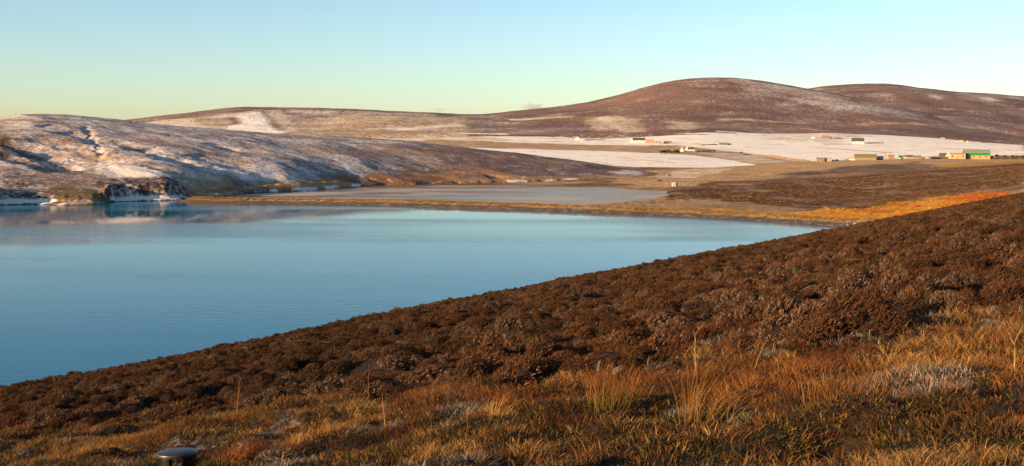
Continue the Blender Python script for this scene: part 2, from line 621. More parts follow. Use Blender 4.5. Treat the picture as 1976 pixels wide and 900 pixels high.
VALLEY = Land([
    (1200, 400, 480), (1400, 405, 455), (1500, 414, 430), (1600, 433, 388), (1660, 437, 382), (1700, 433, 388), (1800, 409, 412), (1880, 391, 432), (1950, 377, 450), (1976, 371, 455), (2200, 330, 470), (2500, 290, 480),
    (1150, 388, 530), (1300, 390, 522), (1450, 397, 495), (1600, 404, 470), (1700, 398, 470), (1800, 384, 480), (1900, 368, 490), (1976, 355, 500), (2300, 300, 520),
    (1300, 371, 605), (1400, 372, 600), (1500, 374, 590), (1600, 372, 590), (1700, 364, 600), (1800, 350, 620), (1976, 333, 640), (2400, 285, 640),
    (1050, 372, 620), (1200, 364, 660), (1270, 356, 700), (1350, 350, 720), (1500, 347, 740), (1600, 342, 760), (1700, 334, 780), (1850, 322, 800), (1976, 315, 800), (2400, 280, 800),
    (900, 350, 800), (1000, 342, 850), (1150, 334, 880), (1270, 335, 880), (1400, 328, 920), (1500, 322, 950), (1620, 314, 1010), (1700, 312, 1020), (1800, 309.5, 1040), (1900, 309, 1040), (1976, 308, 1040), (2400, 285, 1000),
    (600, 330, 1000), (850, 310, 1100), (1000, 300, 1180), (1130, 303, 1150), (1250, 310, 1080), (1400, 318, 1020), (1500, 310, 1120), (1700, 304, 1160), (1900, 303, 1160), (2300, 290, 1150),
    (500, 285, 1500), (850, 281, 1500), (950, 286, 1420), (1150, 291, 1350), (1300, 296, 1280), (1400, 300, 1250), (1600, 297, 1300), (1800, 293, 1350), (1976, 290, 1400), (2300, 288, 1400),
    (400, 274, 1800), (850, 269, 1800), (1000, 273, 1700), (1200, 279, 1600), (1330, 284, 1520), (1450, 280, 1600), (1600, 280, 1620), (1800, 281, 1620), (1976, 284, 1620),
    (400, 268, 2000), (700, 262, 2050), (900, 256, 2100), (1050, 259, 2050), (1200, 262, 2000), (1350, 248, 2200), (1450, 256, 2080), (1600, 257, 2120), (1700, 261, 2060), (1800, 267, 1980), (1900, 275, 1880), (1976, 281, 1820), (2300, 290, 1700),
    (400, 262, 2300), (900, 260, 2400), (1350, 256, 2500), (1600, 264, 2500), (1976, 286, 2100), (2300, 292, 2000)], valley_extra, reg=2e-5)
X, Y, Z = land_grid(VALLEY, -0.26, 0.66, 640, 386, 2350, 420)
a, bb = chart(X, Y)
C = lerp(np.broadcast_to(HEATH * 1.1, X.shape + (3,)), TAN * 0.8, sstep(-0.1, 0.45, fbm(X, Y, 70, 4, 36)))
C = lerp(C, TAN, sstep(900, 1050, Y + 60 * fbm(X, Y, 150, 3, 35)))
S = np.full(X.shape, 0.0) + 0.06 * fbm(X, Y, 60, 4, 37)
cv = Cover(VALLEY, 388, 2300)
# snow fields further back
cv.poly([(580, 262), (760, 249), (900, 246), (1100, 256), (1250, 256), (1330, 250), (1976, 280), (1976, 300), (1500, 300), (1440, 295), (1300, 283), (1150, 283), (900, 272), (640, 266)], col=TAN, snow=0.80, wob=.6)
cv.poly([(1340, 243), (1480, 247), (1600, 252), (1720, 257), (1810, 264), (1960, 280), (1976, 296), (1780, 303), (1600, 312), (1540, 311), (1440, 296), (1300, 282), (1240, 276), (1280, 262), (1330, 252)], col=TAN_L, snow=0.95, wob=.5)
cv.poly([(1450, 252), (1560, 252), (1640, 256), (1720, 262), (1600, 275), (1480, 272)], col=TAN_L * .8, snow=0.5, wob=1.5)
cv.poly([(640, 262), (800, 254), (940, 264), (1000, 272), (900, 276), (660, 268)], col=TAN, snow=0.42, wob=1)
cv.poly([(600, 264), (760, 254), (800, 256), (660, 268)], col=TAN_L, snow=0.75, wob=.6)
# brown strip between the fields
cv.poly([(820, 270), (960, 274), (1100, 279), (1250, 281), (1300, 280), (1340, 284), (1440, 296), (1560, 312), (1500, 317), (1440, 312), (1290, 297), (1130, 291), (960, 288), (820, 282)], col=TAN * .85, snow=0.16, wob=.3)
cv.poly([(1340, 295), (1440, 298), (1520, 312), (1460, 316)], col=TAN_L * .8, snow=0.3, wob=.5)
# near snow field
cv.poly([(900, 285), (1130, 291), (1300, 297), (1400, 308), (1460, 318), (1400, 323), (1230, 322), (1130, 318), (900, 300)], col=TAN_L, snow=0.97, wob=.25)
cv.poly([(1150, 312), (1230, 315), (1230, 321), (1150, 318)], col=TAN, snow=0.6, wob=1)
# tan grass in front of the farms
cv.poly([(1440, 320), (1600, 312), (1800, 308), (1976, 308), (1976, 314), (1860, 317), (1780, 324), (1700, 316), (1560, 330), (1500, 345), (1440, 352), (1340, 360), (1260, 360), (1180, 352), (1220, 330), (1340, 326)], col=TAN * .95, snow=0.0, wob=.6)
cv.poly([(1780, 324), (1860, 316), (1976, 310), (1976, 314), (1860, 322)], col=GOLD * .75, snow=0.0, wob=.3)
cv.poly([(1340, 326), (1440, 323), (1380, 336), (1330, 345), (1240, 340)], col=TAN * .9, snow=0.32, wob=1.4)
cv.poly([(1360, 326), (1400, 322), (1345, 342), (1330, 348)], col=TAN_L, snow=0.2, wob=.3)
# dark heather tongues
cv.poly([(1490, 338), (1530, 333), (1580, 332), (1592, 337), (1540, 340)], col=HEATH * .75, wob=.5)
cv.poly([(1480, 349), (1520, 346), (1560, 350), (1500, 353)], col=HEATH * .8, wob=.5)
cv.poly([(1340, 362), (1350, 354), (1380, 350), (1480, 349), (1480, 351), (1390, 354), (1360, 363)], col=RUST * .8, wob=.4)
cv.poly([(1590, 324), (1700, 318), (1760, 312), (1800, 320), (1820, 327), (1720, 332), (1600, 334)], col=HEATH * .8, wob=1.4, amt=.75)
cv.poly([(1500, 352), (1640, 340), (1800, 326), (1976, 314), (1976, 365), (1800, 392), (1700, 408), (1620, 412), (1520, 405), (1440, 395), (1280, 385), (1270, 372), (1350, 364)], col=HEATH * 1.05, wob=.6)
cv.poly([(1770, 355), (1900, 340), (1940, 330), (1960, 340), (1900, 362), (1800, 372), (1750, 378)], col=HEATH * np.array([.75, .8, .7]), wob=1)
cv.poly([(1380, 370), (1470, 378), (1510, 398), (1560, 406), (1480, 408), (1390, 396), (1370, 384)], col=TAN * .62, wob=1.2)
cv.poly([(1180, 372), (1290, 382), (1380, 388), (1440, 398), (1600, 416), (1500, 412), (1300, 402), (1150, 392)], col=TAN * .75, wob=.5)
cv.poly([(1920, 342), (1976, 336), (1976, 350), (1930, 352)], col=RUST * .9, wob=1.5, amt=.6)
# golden gully
cv.poly([(1380, 401), (1480, 407), (1560, 412), (1610, 402), (1660, 408), (1720, 397), (1800, 386), (1880, 376), (1945, 371), (1955, 374), (1940, 378), (1860, 398), (1780, 418), (1700, 436), (1640, 445), (1590, 440), (1500, 425), (1380, 412)], col=GOLD * .8, snow=0, wob=1.4)
cv.poly([(1720, 396), (1790, 384), (1760, 392), (1735, 402)], col=ORANGE * .8, wob=.6)
cv.poly([(1790, 388), (1850, 377), (1900, 373), (1940, 371), (1950, 375), (1900, 388), (1840, 396), (1810, 400)], col=ORANGE * .85, wob=1.4)
cvg_poly = cv.chart_pts([(1480, 413), (1560, 413), (1600, 402), (1660, 406), (1720, 395), (1790, 385), (1870, 375), (1935, 371), (1950, 374), (1940, 378), (1860, 398), (1780, 418), (1700, 436), (1640, 443), (1590, 438), (1500, 424)])
ca_, cb_ = chart(X, Y)
mq = in_poly(ca_ + .008 * fbm(X, Y, 30, 3, 135), cb_ + .02 * fbm(X, Y, 30, 3, 136), cv.chart_pts([(1500, 352), (1640, 341), (1800, 328), (1976, 316), (1976, 363), (1800, 386), (1700, 402), (1620, 404), (1520, 400), (1440, 392), (1290, 384), (1280, 373), (1350, 365)]))
moor_sites = np.stack([X[mq], Y[mq]], 1)
gq = in_poly(ca_ + .010 * fbm(X, Y, 10, 3, 132), cb_ + .022 * fbm(X, Y, 10, 3, 133), cvg_poly) & (fbm(X, Y, 6, 3, 134) < .22)
gully_sites = np.stack([X[gq], Y[gq]], 1)
C, S = cv.apply(X, Y, C, S, wl=40, wob_u=.007, wob_b=.018, soft=1)
C = C * (1 + 0.32 * fbm(X * .6, Y * 1.2, 22, 5, 40))[..., None]
C = lerp(C, TAN * .8, .55 * sstep(.18, .5, fbm(X * .5, Y * 1.3, 30, 4, 43)) * (1 - sstep(800, 950, Y)))
S = S - 0.40 * sstep(0.12, 0.55, fbm(X * 0.5, Y * 1.3, 55, 5, 41)) * sstep(.5, .8, S)
S = S - 0.42 * sstep(0.22, 0.48, fbm(X * 0.35, Y, 16, 4, 42)) * sstep(.5, .8, S)
VAL = land_mat('valley_cover', 2.6, 26, vary=0.5, snow_soft=0.22, bump=0.8, bump_dist=1.2)
land_object('valley', X, Y, Z, C, S, VAL)
valley_cover = cv

# ---- snow-dusted hill on the left ------------------------------------------
LH = [
    (-1400, 440, 460), (-700, 420, 440), (-300, 410, 470), (0, 399, 494), (120, 396, 506), (250, 393, 518), (340, 390, 532), (380, 386, 552), (450, 380, 585), (560, 373, 630), (690, 363, 690), (860, 358, 730), (1000, 355, 760), (1100, 353, 780), (1200, 350, 800),
    (-700, 340, 560), (0, 352, 545), (120, 352, 552), (250, 350, 560), (340, 358, 560), (450, 352, 620), (560, 348, 650), (690, 340, 720), (860, 338, 770), (1000, 336, 790), (1100, 340, 805),
    (-700, 280, 660), (0, 300, 620), (120, 302, 630), (250, 302, 640), (400, 312, 660), (560, 315, 700), (690, 314, 750), (860, 318, 800), (1000, 325, 815), (1150, 335, 830),
    (-700, 240, 780), (0, 255, 720), (120, 256, 730), (250, 264, 740), (400, 275, 750), (560, 283, 790), (690, 290, 820), (860, 300, 840), (1000, 312, 850),
    (-1400, 235, 850), (-700, 222, 850), (-200, 228, 820), (0, 230, 820), (30, 222.5, 820), (80, 223, 820), (150, 226, 830), (240, 234, 840), (400, 249, 860), (500, 257, 880), (640, 263.5, 900), (770, 273, 900), (900, 289, 890), (1000, 300, 880), (1130, 318, 870), (1220, 332, 860), (1280, 344, 850),
    (-1400, 270, 1100), (-700, 262, 1100), (0, 262, 1100), (250, 272, 1100), (500, 290, 1150), (770, 302, 1150), (1000, 322, 1080), (1280, 350, 1000)]
LEFT0 = Land(LH, None, reg=1e-5)


def wp(pix, land=LEFT0, y0=470, y1=900):
    return [land.hit(px, py, y0, y1)[:2] for px, py in pix]


GULLIES = [  # (rim surveyed from upper left to lower right, depth, near width, far width)
    (wp([(-60, 272), (0, 286), (50, 300), (100, 318), (135, 328)]), 7.5, 11, 46),
    (wp([(-60, 298), (0, 310), (45, 322), (85, 336)]), 5.0, 9, 34),
    (wp([(30, 264), (90, 274), (140, 290), (195, 308)]), 1.8, 6, 20),
    (wp([(55, 244), (80, 247), (105, 252)]), 1.8, 7, 20),
    (wp([(92, 256), (125, 262), (165, 280)]), 3.0, 8, 24),
    (wp([(190, 270), (215, 280), (242, 292)]), 2.6, 8, 22),
    (wp([(222, 284), (262, 294), (305, 312)]), 3.2, 8, 24),
    (wp([(280, 298), (330, 314), (400, 336), (450, 346)]), 2.4, 9, 32),
    (wp([(335, 298), (395, 312), (440, 328)]), 2.2, 9, 30),
    (wp([(380, 276), (420, 284), (450, 294)]), 1.8, 8, 20),
    (wp([(250, 318), (330, 340), (430, 358), (480, 368)]), 1.6, 7, 20),
    (wp([(148, 240), (163, 255), (176, 275), (188, 300)]), 1.3, 2.5, 7),
    (wp([(480, 372), (530, 362), (620, 354), (690, 353)]), 2.6, 8, 24),
    (wp([(940, 348), (985, 350), (1010, 353)]), 2.4, 6, 14),
    (wp([(720, 358), (765, 358)]), 2.0, 6, 14),
    (wp([(520, 312), (560, 328), (600, 345)]), 1.3, 7, 18),
]


def left_extra(x, y, z):
    d = np.zeros(x.shape)
    for pl, D, w1, w2 in GULLIES:
        D, w2 = D * 0.72, w2 * 1.25
        s, fr = seg_dist(x, y, pl)
        s = -s                                   # the lee side: away from the sun
        s = s + 5.0 * fbm(x, y, 16, 4, 61)
        prof = sstep(0, w1, s) * (1 - sstep(w1 * 1.1, w2, s))
        fade = sstep(0, 0.10, fr) * (1 - sstep(0.88, 1.0, fr))
        d = d - D * prof * fade
    u = x / y
    # ribs that run down and to the right across the slope
    q = (x * 0.70 + y * 0.71); r = (x * 0.71 - y * 0.70)
    rib = fbm(q, r * 0.35, 26, 4, 63)
    blot = sstep(-0.05, 0.35, fbm(x, y, 110, 3, 64)) * (1 - sstep(-0.26, -0.16, u)) * sstep(-0.7, -0.45, u + 0.02)
    d = d + 0.9 * rib * (0.10 + 0.9 * blot) * (1 - 0.7 * sstep(-0.2, 0.05, u))
    d = d + 0.3 * fbm(q, r * 0.5, 8, 3, 66)
    d = d * sstep(0.3, 3.0, z)
    # low broken bank along the shore
    d = d + 1.3 * sstep(0.2, 0.9, z + 0.8 * fbm(x, y, 14, 3, 67)) * (1 - sstep(2, 7, z)) - 0.5 * (1 - sstep(0.2, 0.9, z))
    # headlands and the coves behind them: a ledge at the waterline, then a low cliff
    px_ = x / y * F + 988
    ys = np.interp(px_, [-400, -100, -60, -20, 60, 90, 125, 180, 225, 330, 350, 378, 420], [470, 478, 482, 503, 507, 507, 501, 506, 531, 541, 546, 562, 585]) + 2.5 * fbm(x, y, 9, 3, 68)
    hc = np.interp(px_, [-400, -90, -45, 0, 90, 118, 190, 208, 320, 345, 372, 420], [7, 8, 8, 5.5, 4.2, 3.4, 3.6, 7.0, 8.0, 6.5, 2.5, 0]) * (1 + .12 * fbm(x, y, 14, 3, 69))
    dy_ = y - ys
    cl = 0.8 * sstep(0, 2, dy_) + hc * sstep(3.5, np.where(px_ < 200, 17, 11), dy_)
    zt_ = np.maximum(z + d, cl)
    zt_ = np.where(dy_ < 0, np.minimum(zt_, -0.8 * sstep(0, 2, -dy_)), zt_)
    zt_ = np.where((dy_ >= 0) & (dy_ < 40), cl + np.maximum(z + d - cl, 0) * sstep(4, 40, dy_), zt_)
    on = 1 - sstep(372, 410, px_)
    return np.where(on > 0, zt_ * on + (z + d) * (1 - on), z + d) - z


LEFT = Land(LH, left_extra, reg=1e-5)
X, Y, Z = land_grid(LEFT, -1.15, -0.47, 160, 430, 1250, 200)
X2, Y2, Z2 = land_grid(LEFT, -0.47, 0.17, 560, 430, 1250, 200)
X = np.concatenate([X[:, :-1], X2], 1); Y = np.concatenate([Y[:, :-1], Y2], 1)
# finer rows where the hill faces the loch
b_rows = np.concatenate([np.linspace(math.log(440), math.log(490), 8)[:-1], np.linspace(math.log(490), math.log(920), 330)[:-1], np.linspace(math.log(920), math.log(1250), 16)])
a_cols = X[0] / Y[0]
B, A = np.meshgrid(np.exp(b_rows), a_cols, indexing='ij')
X, Y = A * B, B
Z = LEFT.z(X, Y)
u = X / Y
n1 = fbm(X, Y, 60, 4, 71); n2 = fbm(X * 0.70 + Y * 0.71, (X * 0.71 - Y * 0.70) * 0.3, 20, 4, 72)
C = lerp(np.broadcast_to(MOOR * np.array([.95, .95, 1.0]), X.shape + (3,)), MOOR * .6, sstep(-.3, .5, n2))
C = lerp(C, TAN * 0.75, sstep(0.05, 0.5, fbm(X, Y, 45, 4, 73)) * 0.6)
S = 0.36 + 0.26 * n2 + 0.10 * n1 - 0.34 * sstep(-0.22, 0.02, u) - 0.15 * sstep(0.0, 0.1, u)
z0 = LEFT0.z(X, Y, False)
low = 1 - sstep(3.5, 9.0, z0 + 3 * n1)
S = S - 0.30 * low
C = lerp(C, TAN * np.array([.8, .7, .6]), low * sstep(-.4, .4, fbm(X, Y, 30, 3, 74)))
cvl = Cover(LEFT0, 470, 900)
for pix, col, snow in [
    ([(0, 262), (60, 281), (130, 303), (185, 322), (175, 322), (120, 306), (50, 288), (0, 270)], HEATH * .8, 0.12),
    ([(0, 286), (45, 300), (95, 324), (85, 326), (40, 306), (0, 294)], HEATH * .8, 0.12),
    ([(125, 302), (200, 314), (290, 322), (390, 348), (480, 372), (470, 378), (380, 356), (290, 330), (200, 322), (130, 312)], TAN * .6, 0.15),
    ([(130, 303), (210, 316), (300, 326), (340, 340), (300, 345), (220, 338), (150, 320)], TAN, 0.72),
    ([(130, 312), (200, 330), (120, 326)], ORANGE * .6, 0.15),
    ([(95, 358), (150, 356), (200, 372), (190, 392), (105, 392)], np.array([.12, .078, .030]), 0.05),
    ([(0, 326), (130, 330), (215, 350), (200, 360), (0, 354)], MOOR * .8, 0.24),
    ([(0, 350), (60, 352), (120, 390), (0, 396)], HEATH_D, 0.22),  # left cove bank, its shade put into the colour
    ([(190, 346), (330, 342), (378, 388), (200, 392)], HEATH_D * .8, 0.18),  # shaded cliff right of the headland, darkened by colour too
    ([(380, 362), (480, 366), (600, 372), (480, 376), (400, 372)], RUST * .7, 0.15),
    ([(540, 352), (700, 340), (860, 345), (860, 350), (700, 350)], ORANGE * .55, 0.10),
    ([(880, 352), (1000, 348), (1200, 340), (1280, 345), (1240, 352), (1000, 356)], TAN * .7, 0.05),
    ([(990, 325), (1100, 322), (1200, 332), (1150, 345), (1000, 345)], MOOR * .75, 0.10),
    ([(1180, 332), (1250, 334), (1240, 342), (1190, 341)], MOOR, 0.55),
]:
    cvl.poly(pix, col=col, snow=snow, wob=1.0)
C, S = cvl.apply(X, Y, C, S, wl=25, wob_u=.006, wob_b=.012)
# snow and frost lie on the strand above the waterline
strand = sstep(0.1, 0.5, Z) * (1 - sstep(1.6, 2.6, Z))
S = S + (1.0 - S) * strand * sstep(0.0, 0.25, fbm(X, Y, 24, 3, 77) + 0.05)
C = np.where((Z < 0.35)[..., None], np.array([0.06, 0.05, 0.045]), C)
S = np.where(Z < 0.3, 0, S)
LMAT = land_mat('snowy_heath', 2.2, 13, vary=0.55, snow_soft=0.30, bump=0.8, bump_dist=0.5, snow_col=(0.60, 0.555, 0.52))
land_object('snowy_hill', X, Y, Z, C, S, LMAT)

# ---- frozen lagoon behind the spit ------------------------------------------
m, nt, b = new_mat('ice')
ns = noise_n(nt, 0.02, 4, (0.5, 2.2, 1), 0.6, dist=0.6)
nf = noise_n(nt, 0.3, 4, (0.3, 1.5, 1), 0.6)
col = mixc(nt, ramp(nt, ns, 0.46, 0.62), (0.19, 0.135, 0.092), (0.46, 0.37, 0.28))
nt.links.new(col, b.inputs['Base Color'])
rg = math_n(nt, 'MULTIPLY_ADD', ramp(nt, ns, 0.46, 0.62), 0.3, 0.14)
nt.links.new(rg, b.inputs['Roughness'])
b.inputs['IOR'].default_value = 1.10
b.inputs['Specular IOR Level'].default_value = 0.12
bp = N(nt, 'ShaderNodeBump'); bp.inputs['Strength'].default_value = 0.25; bp.inputs['Distance'].default_value = 0.05
nt.links.new(nf, bp.inputs['Height']); nt.links.new(bp.outputs[0], b.inputs['Normal'])
ice = MB().add([(-160, 532, .02), (-15, 512, .02), (60, 470, .02), (110, 420, .02), (330, 420, .02), (330, 890, .02), (-420, 890, .02), (-420, 640, .02)], [tuple(range(8))]).build('ice', m)
ice['kind'] = 'structure'

# ---- shingle and grass spit ---------------------------------------------------
SP = [(330, 390.5), (380, 392), (560, 394), (740, 397), (880, 401), (1000, 405), (1150, 411), (1300, 418), (1450, 426), (1600, 436), (1700, 441)]
spx = np.array([px_u(p[0]) * EYE / px_v(p[1]) for p in SP]); spy = np.array([EYE / px_v(p[1]) for p in SP])
t = np.linspace(0, 1, len(SP)); tt = np.linspace(0, 1, 900)
cx = np.interp(tt, t, spx); cy = np.interp(tt, t, spy)
ker = np.ones(61) / 61
cxp = np.convolve(np.pad(cx, 30, 'edge'), ker, 'valid'); cyp = np.convolve(np.pad(cy, 30, 'edge'), ker, 'valid')
cx[30:-30] = cxp[30:-30]; cy[30:-30] = cyp[30:-30]
dx = np.gradient(cx); dy = np.gradient(cy); L = np.hypot(dx, dy)
nx, ny = -dy / L, dx / L          # away from the camera
prof_w = np.array([-4, -2, 0, 1.0, 2.2, 3.6, 5.0, 6.2, 7.4, 8.6, 9.8, 11, 12.5, 14, 16, 18, 21, 25])
prof_z = np.array([-1.2, -.6, 0, .22, .45, .7, .95, 1.25, 1.6, 1.9, 2.1, 2.15, 2.05, 1.8, 1.3, .7, -.1, -1.2])
wq = np.linspace(-4, 25, 44); zq = np.interp(wq, prof_w, prof_z)
W, T = np.meshgrid(wq, np.arange(900), indexing='ij')
wv = (0.9 * fbm(cx, cy, 16, 4, 88) + 0.8 * fbm(cx, cy, 60, 2, 89))[T] * (1 - sstep(8, 20, np.abs(W - 3)))
X = cx[T] + nx[T] * (W + wv); Y = cy[T] + ny[T] * (W + wv)
tip = sstep(0, 0.035, tt)[T]
Zb = np.interp(wq, prof_w, prof_z)[:, None] * np.ones((1, 900))
hs = (0.9 + 0.18 * fbm(X * 0 + T * .4, X * 0, 30, 3, 82))
Z = np.where(Zb > 0, Zb * hs * (0.35 + 0.65 * tip), Zb) + 0.16 * fbm(X, Y, 2.2, 3, 81) * sstep(0.8, 1.6, Zb) + 0.05 * fbm(X, Y, 1.5, 2, 83)
grassy = sstep(0.95, 1.45, Zb + 0.35 * fbm(X, Y, 6, 3, 84))
C = lerp(np.broadcast_to(np.array([0.085, 0.062, 0.046]), X.shape + (3,)), np.array([0.27, 0.165, 0.06]), grassy)
C = lerp(C, np.array([0.20, 0.13, 0.05]), grassy * sstep(0.0, 0.5, fbm(X, Y, 8, 4, 85)))
C = lerp(C, np.array([0.16, .12, .09]), (1 - grassy) * sstep(0.1, 0.5, fbm(X, Y, 4, 3, 86)))
S = np.where((W > 13) & (W < 20), 0.45, 0.0) * sstep(0, .3, fbm(X, Y, 14, 3, 87) + .2)
SPITM = land_mat('spit_cover', 0.7, 5, vary=0.4, bump=0.8, bump_dist=0.3)
me = mesh_np('spit', np.stack([X.ravel(), Y.ravel(), Z.ravel()], 1), grid_faces(44, 900), C.reshape(-1, 3), {'snow': S.ravel()})
spit = link('spit', me, SPITM); spit['kind'] = 'structure'

# ---- the near hillside -----------------------------------------------------------
def near_z(X, Y, detail=True):
    z = 28.25 - 0.1290 * Y + 0.1790 * X
    # bank above the shore
    z = z - 0.35 * np.clip(5.0 - z, 0, 30)
    # the land falls into the burn behind the shoulder
    r = np.hypot(X, Y)
    edge = 345 + 0.22 * np.clip(X - 90, 0, 400)
    z = z - 0.0028 * np.clip(Y - edge, 0, 400) ** 2 * 0.5 - 0.15 * np.clip(Y - edge - 10, 0, 400)
    if detail:
        f = sstep(2.5, 9, r)
        z = z + f * (0.12 * fbm(X, Y, 0.8, 3, 90) + (0.15 + 0.16 * sstep(13, 24, r)) * fbm(X, Y, 1.9, 3, 91) + 0.26 * fbm(X, Y, 5.5, 3, 92)) + 0.5 * fbm(X, Y, 45, 3, 93) * sstep(12, 70, r)
    return z


th = np.concatenate([np.radians(np.linspace(-180, -42, 40))[:-1], np.radians(np.linspace(-42, 42, 520)), np.radians(np.linspace(42, 180, 40))[1:]])
rr = np.exp(np.linspace(math.log(0.7), math.log(620), 520))
R, TH = np.meshgrid(rr, th, indexing='ij')
X, Y = R * np.sin(TH), R * np.cos(TH)
Z = np.where(Y > -60, near_z(X, np.clip(Y, -60, 1e9)), near_z(X, np.full_like(Y, -60.0)))
Z = np.clip(Z, -8, 200)


def grass_edge(u):
    """how far down the slope the grassy strip reaches (metres), by bearing"""
    return np.interp(u, [-1, -0.466, -0.277, -0.136, 0.006, 0.10, 0.194, 0.336, 0.466, 1], [32, 30, 24, 21, 18.3, 17.5, 16.5, 15, 14.5, 14])


ge = grass_edge(np.clip(X / np.maximum(Y, 1), -1, 1)) + (2.6 * fbm(X, Y, 2.6, 4, 95))
gm = 1 - sstep(-2.0, 2.0, Y - ge)
C = lerp(np.broadcast_to(np.array([0.014, 0.009, 0.007]), X.shape + (3,)), np.array([0.017, 0.012, 0.007]), gm)  # soil taken near black, so shade between clumps is partly in the colour
C = lerp(C, np.array([0.032, 0.017, 0.009]), 0.7 * sstep(0.1, 0.5, fbm(X, Y, 2.4, 4, 96)))
C = lerp(C, HEATH * 0.7, sstep(120, 260, Y))
S = -0.15 + 0.42 * sstep(0.15, 0.5, fbm(X, Y, 3.3, 4, 97)) * (1 - sstep(30, 90, Y))
NEARM = land_mat('heath_soil', 0.12, 1.1, vary=0.5, snow_soft=0.2, bump=1.0, bump_dist=0.05, snow_col=(0.24, 0.24, 0.25))
nr, nc = X.shape
V = np.stack([X.ravel(), Y.ravel(), Z.ravel()], 1)
me = mesh_np('hillside', V, grid_faces(nr, nc), C.reshape(-1, 3), {'snow': S.ravel()})
hillside = link('hillside', me, NEARM); hillside['kind'] = 'structure'

# ================================================================== PLANTS (stuff)
PLANTS = bpy.data.collections.new('plant_sources')     # never linked: only instanced
PM = plant_mat('plant_cover')
PM_SOLO = plant_mat('tussock_cover', instanced=False)


def blade_mesh(rng, n, spread, length, width, lean, wind, cols, segs=3, droop=0.5, frost=0.0, curl=1.0):
    """tuft of n tapering blades; cols = list of (weight, base rgb, tip rgb)"""
    V = []; Fc = []; Cc = []
    wsum = sum(c[0] for c in cols)
    for i in range(n):
        r = spread * math.sqrt(rng.random()); t = rng.random() * 2 * math.pi
        x, y = r * math.cos(t), r * math.sin(t)
        L = length * rng.uniform(0.55, 1.25)
        ld = t + rng.gauss(0, 0.7)
        tilt = abs(rng.gauss(lean, lean * 0.5))
        w = width * rng.uniform(0.6, 1.3)
        dxy = Vector((math.cos(ld) * math.sin(tilt) + wind[0], math.sin(ld) * math.sin(tilt) + wind[1], math.cos(tilt))).normalized()
        side = Vector((-math.sin(t + rng.uniform(-1.5, 1.5)), math.cos(t + rng.uniform(-1.5, 1.5)), 0)).normalized()
        k = rng.random() * wsum
        for c in cols:
            k -= c[0]
            if k <= 0: break
        v = rng.uniform(0.65, 1.3)
        p = Vector((x, y, -0.02)); d = dxy
        base = len(V)
        for s in range(segs + 1):
            f = s / segs
            ww = w * (1 - f) ** 0.7
            cc = [(c[1][j] * (1 - f) + c[2][j] * f) * v for j in range(3)]
            if s < segs:
                V += [p - side * ww * 0.5, p + side * ww * 0.5]; Cc += [cc, cc]
            else:
                V.append(p.copy()); Cc.append(cc)
            d = (d + Vector((d.x * 0.4, d.y * 0.4, -droop * rng.uniform(0.3, 1.2) * f * curl))).normalized()
            p = p + d * (L / segs)
        for s in range(segs - 1):
            q = base + 2 * s
            Fc.append((q, q + 1, q + 3)); Fc.append((q, q + 3, q + 2))
        q = base + 2 * (segs - 1)
        Fc.append((q, q + 1, q + 2))
    return np.array([tuple(v) for v in V]), np.array(Fc), np.array(Cc)


def heather_mesh(rng, n, R, H, palette, sl=(0.045, 0.115), sw=0.0058):
    """a hummock of heather: crowded wind-combed sprigs on a rounded lumpy dome of stems"""
    V = []; Fc = []; Cc = []
    lumps = [(rng.uniform(-.6, .6) * R, rng.uniform(-.6, .6) * R, rng.uniform(.3, .7) * R, rng.uniform(.4, 1.0) * H) for _ in range(6)]

    def top(x, y):
        z = 0
        for lx, ly, lr, lh in lumps:
            d2 = ((x - lx) ** 2 + (y - ly) ** 2) / (lr * lr * 1.2)
            if d2 < 1: z = max(z, lh * (1 - d2) ** 0.45)
        return z
    k = 0
    while k < n:
        x, y = rng.uniform(-R, R) * 1.15, rng.uniform(-R, R) * 1.15
        z = top(x, y)
        if z <= 0.02 * H: continue
        k += 1
        e = 0.03 * R + 0.01
        nrm = Vector((-(top(x + e, y) - top(x - e, y)) / (2 * e), -(top(x, y + e) - top(x, y - e)) / (2 * e), 1.0)).normalized()
        d = (nrm * 0.55 + Vector((rng.gauss(0.45, .42), rng.gauss(0.05, .42), 0.30))).normalized()
        L = rng.uniform(*sl)
        z = z * (1 - 0.5 * rng.random() ** 2.5)
        c = rng.choice(palette); v = rng.uniform(0.6, 1.4)
        c = [q * v for q in c]
        p0 = Vector((x, y, z)) - d * L * 0.6; p1 = Vector((x, y, z)) + d * L * 0.5
        pm = (p0 + p1) * 0.5 + Vector((0, 0, L * .08))
        a = d.cross(Vector((rng.gauss(0, 1), rng.gauss(0, 1), rng.gauss(0, 1)))).normalized()
        b2 = d.cross(a)
        w = sw * rng.uniform(.6, 1.4)
        q = len(V)
        V += [p0, pm + a * w, p1, pm - a * w, pm + b2 * w, pm - b2 * w]
        Cc += [c] * 6
        Fc += [(q, q + 1, q + 2), (q, q + 2, q + 3), (q, q + 4, q + 2), (q, q + 2, q + 5)]
    # inner mass of dead stems, blackened to paint in shade between the sprigs
    ng = 13
    g0 = len(V)
    for i in range(ng):
        for j in range(ng):
            x = (i / (ng - 1) * 2 - 1) * R * 1.15; y = (j / (ng - 1) * 2 - 1) * R * 1.15
            V.append(Vector((x, y, top(x, y) * 0.86 - (0.03 if top(x, y) > 0 else 0.15)))); Cc.append([0.016, 0.009, 0.006])
    for i in range(ng - 1):
        for j in range(ng - 1):
            q = g0 + i * ng + j
            if min(V[q].z, V[q + 1].z, V[q + ng].z, V[q + ng + 1].z) > -0.1:      # only under the growth itself
                Fc += [(q, q + ng, q + ng + 1), (q, q + ng + 1, q + 1)]
    return np.array([tuple(v) for v in V]), np.array(Fc), np.array(Cc)


def source(kind, arrays, coll):
    V, Fc, Cc = arrays
    me = mesh_np(kind, V, Fc, Cc, smooth=False)
    me.materials.append(PM)
    o = bpy.data.objects.new(kind, me)
    coll.objects.link(o)
    return o


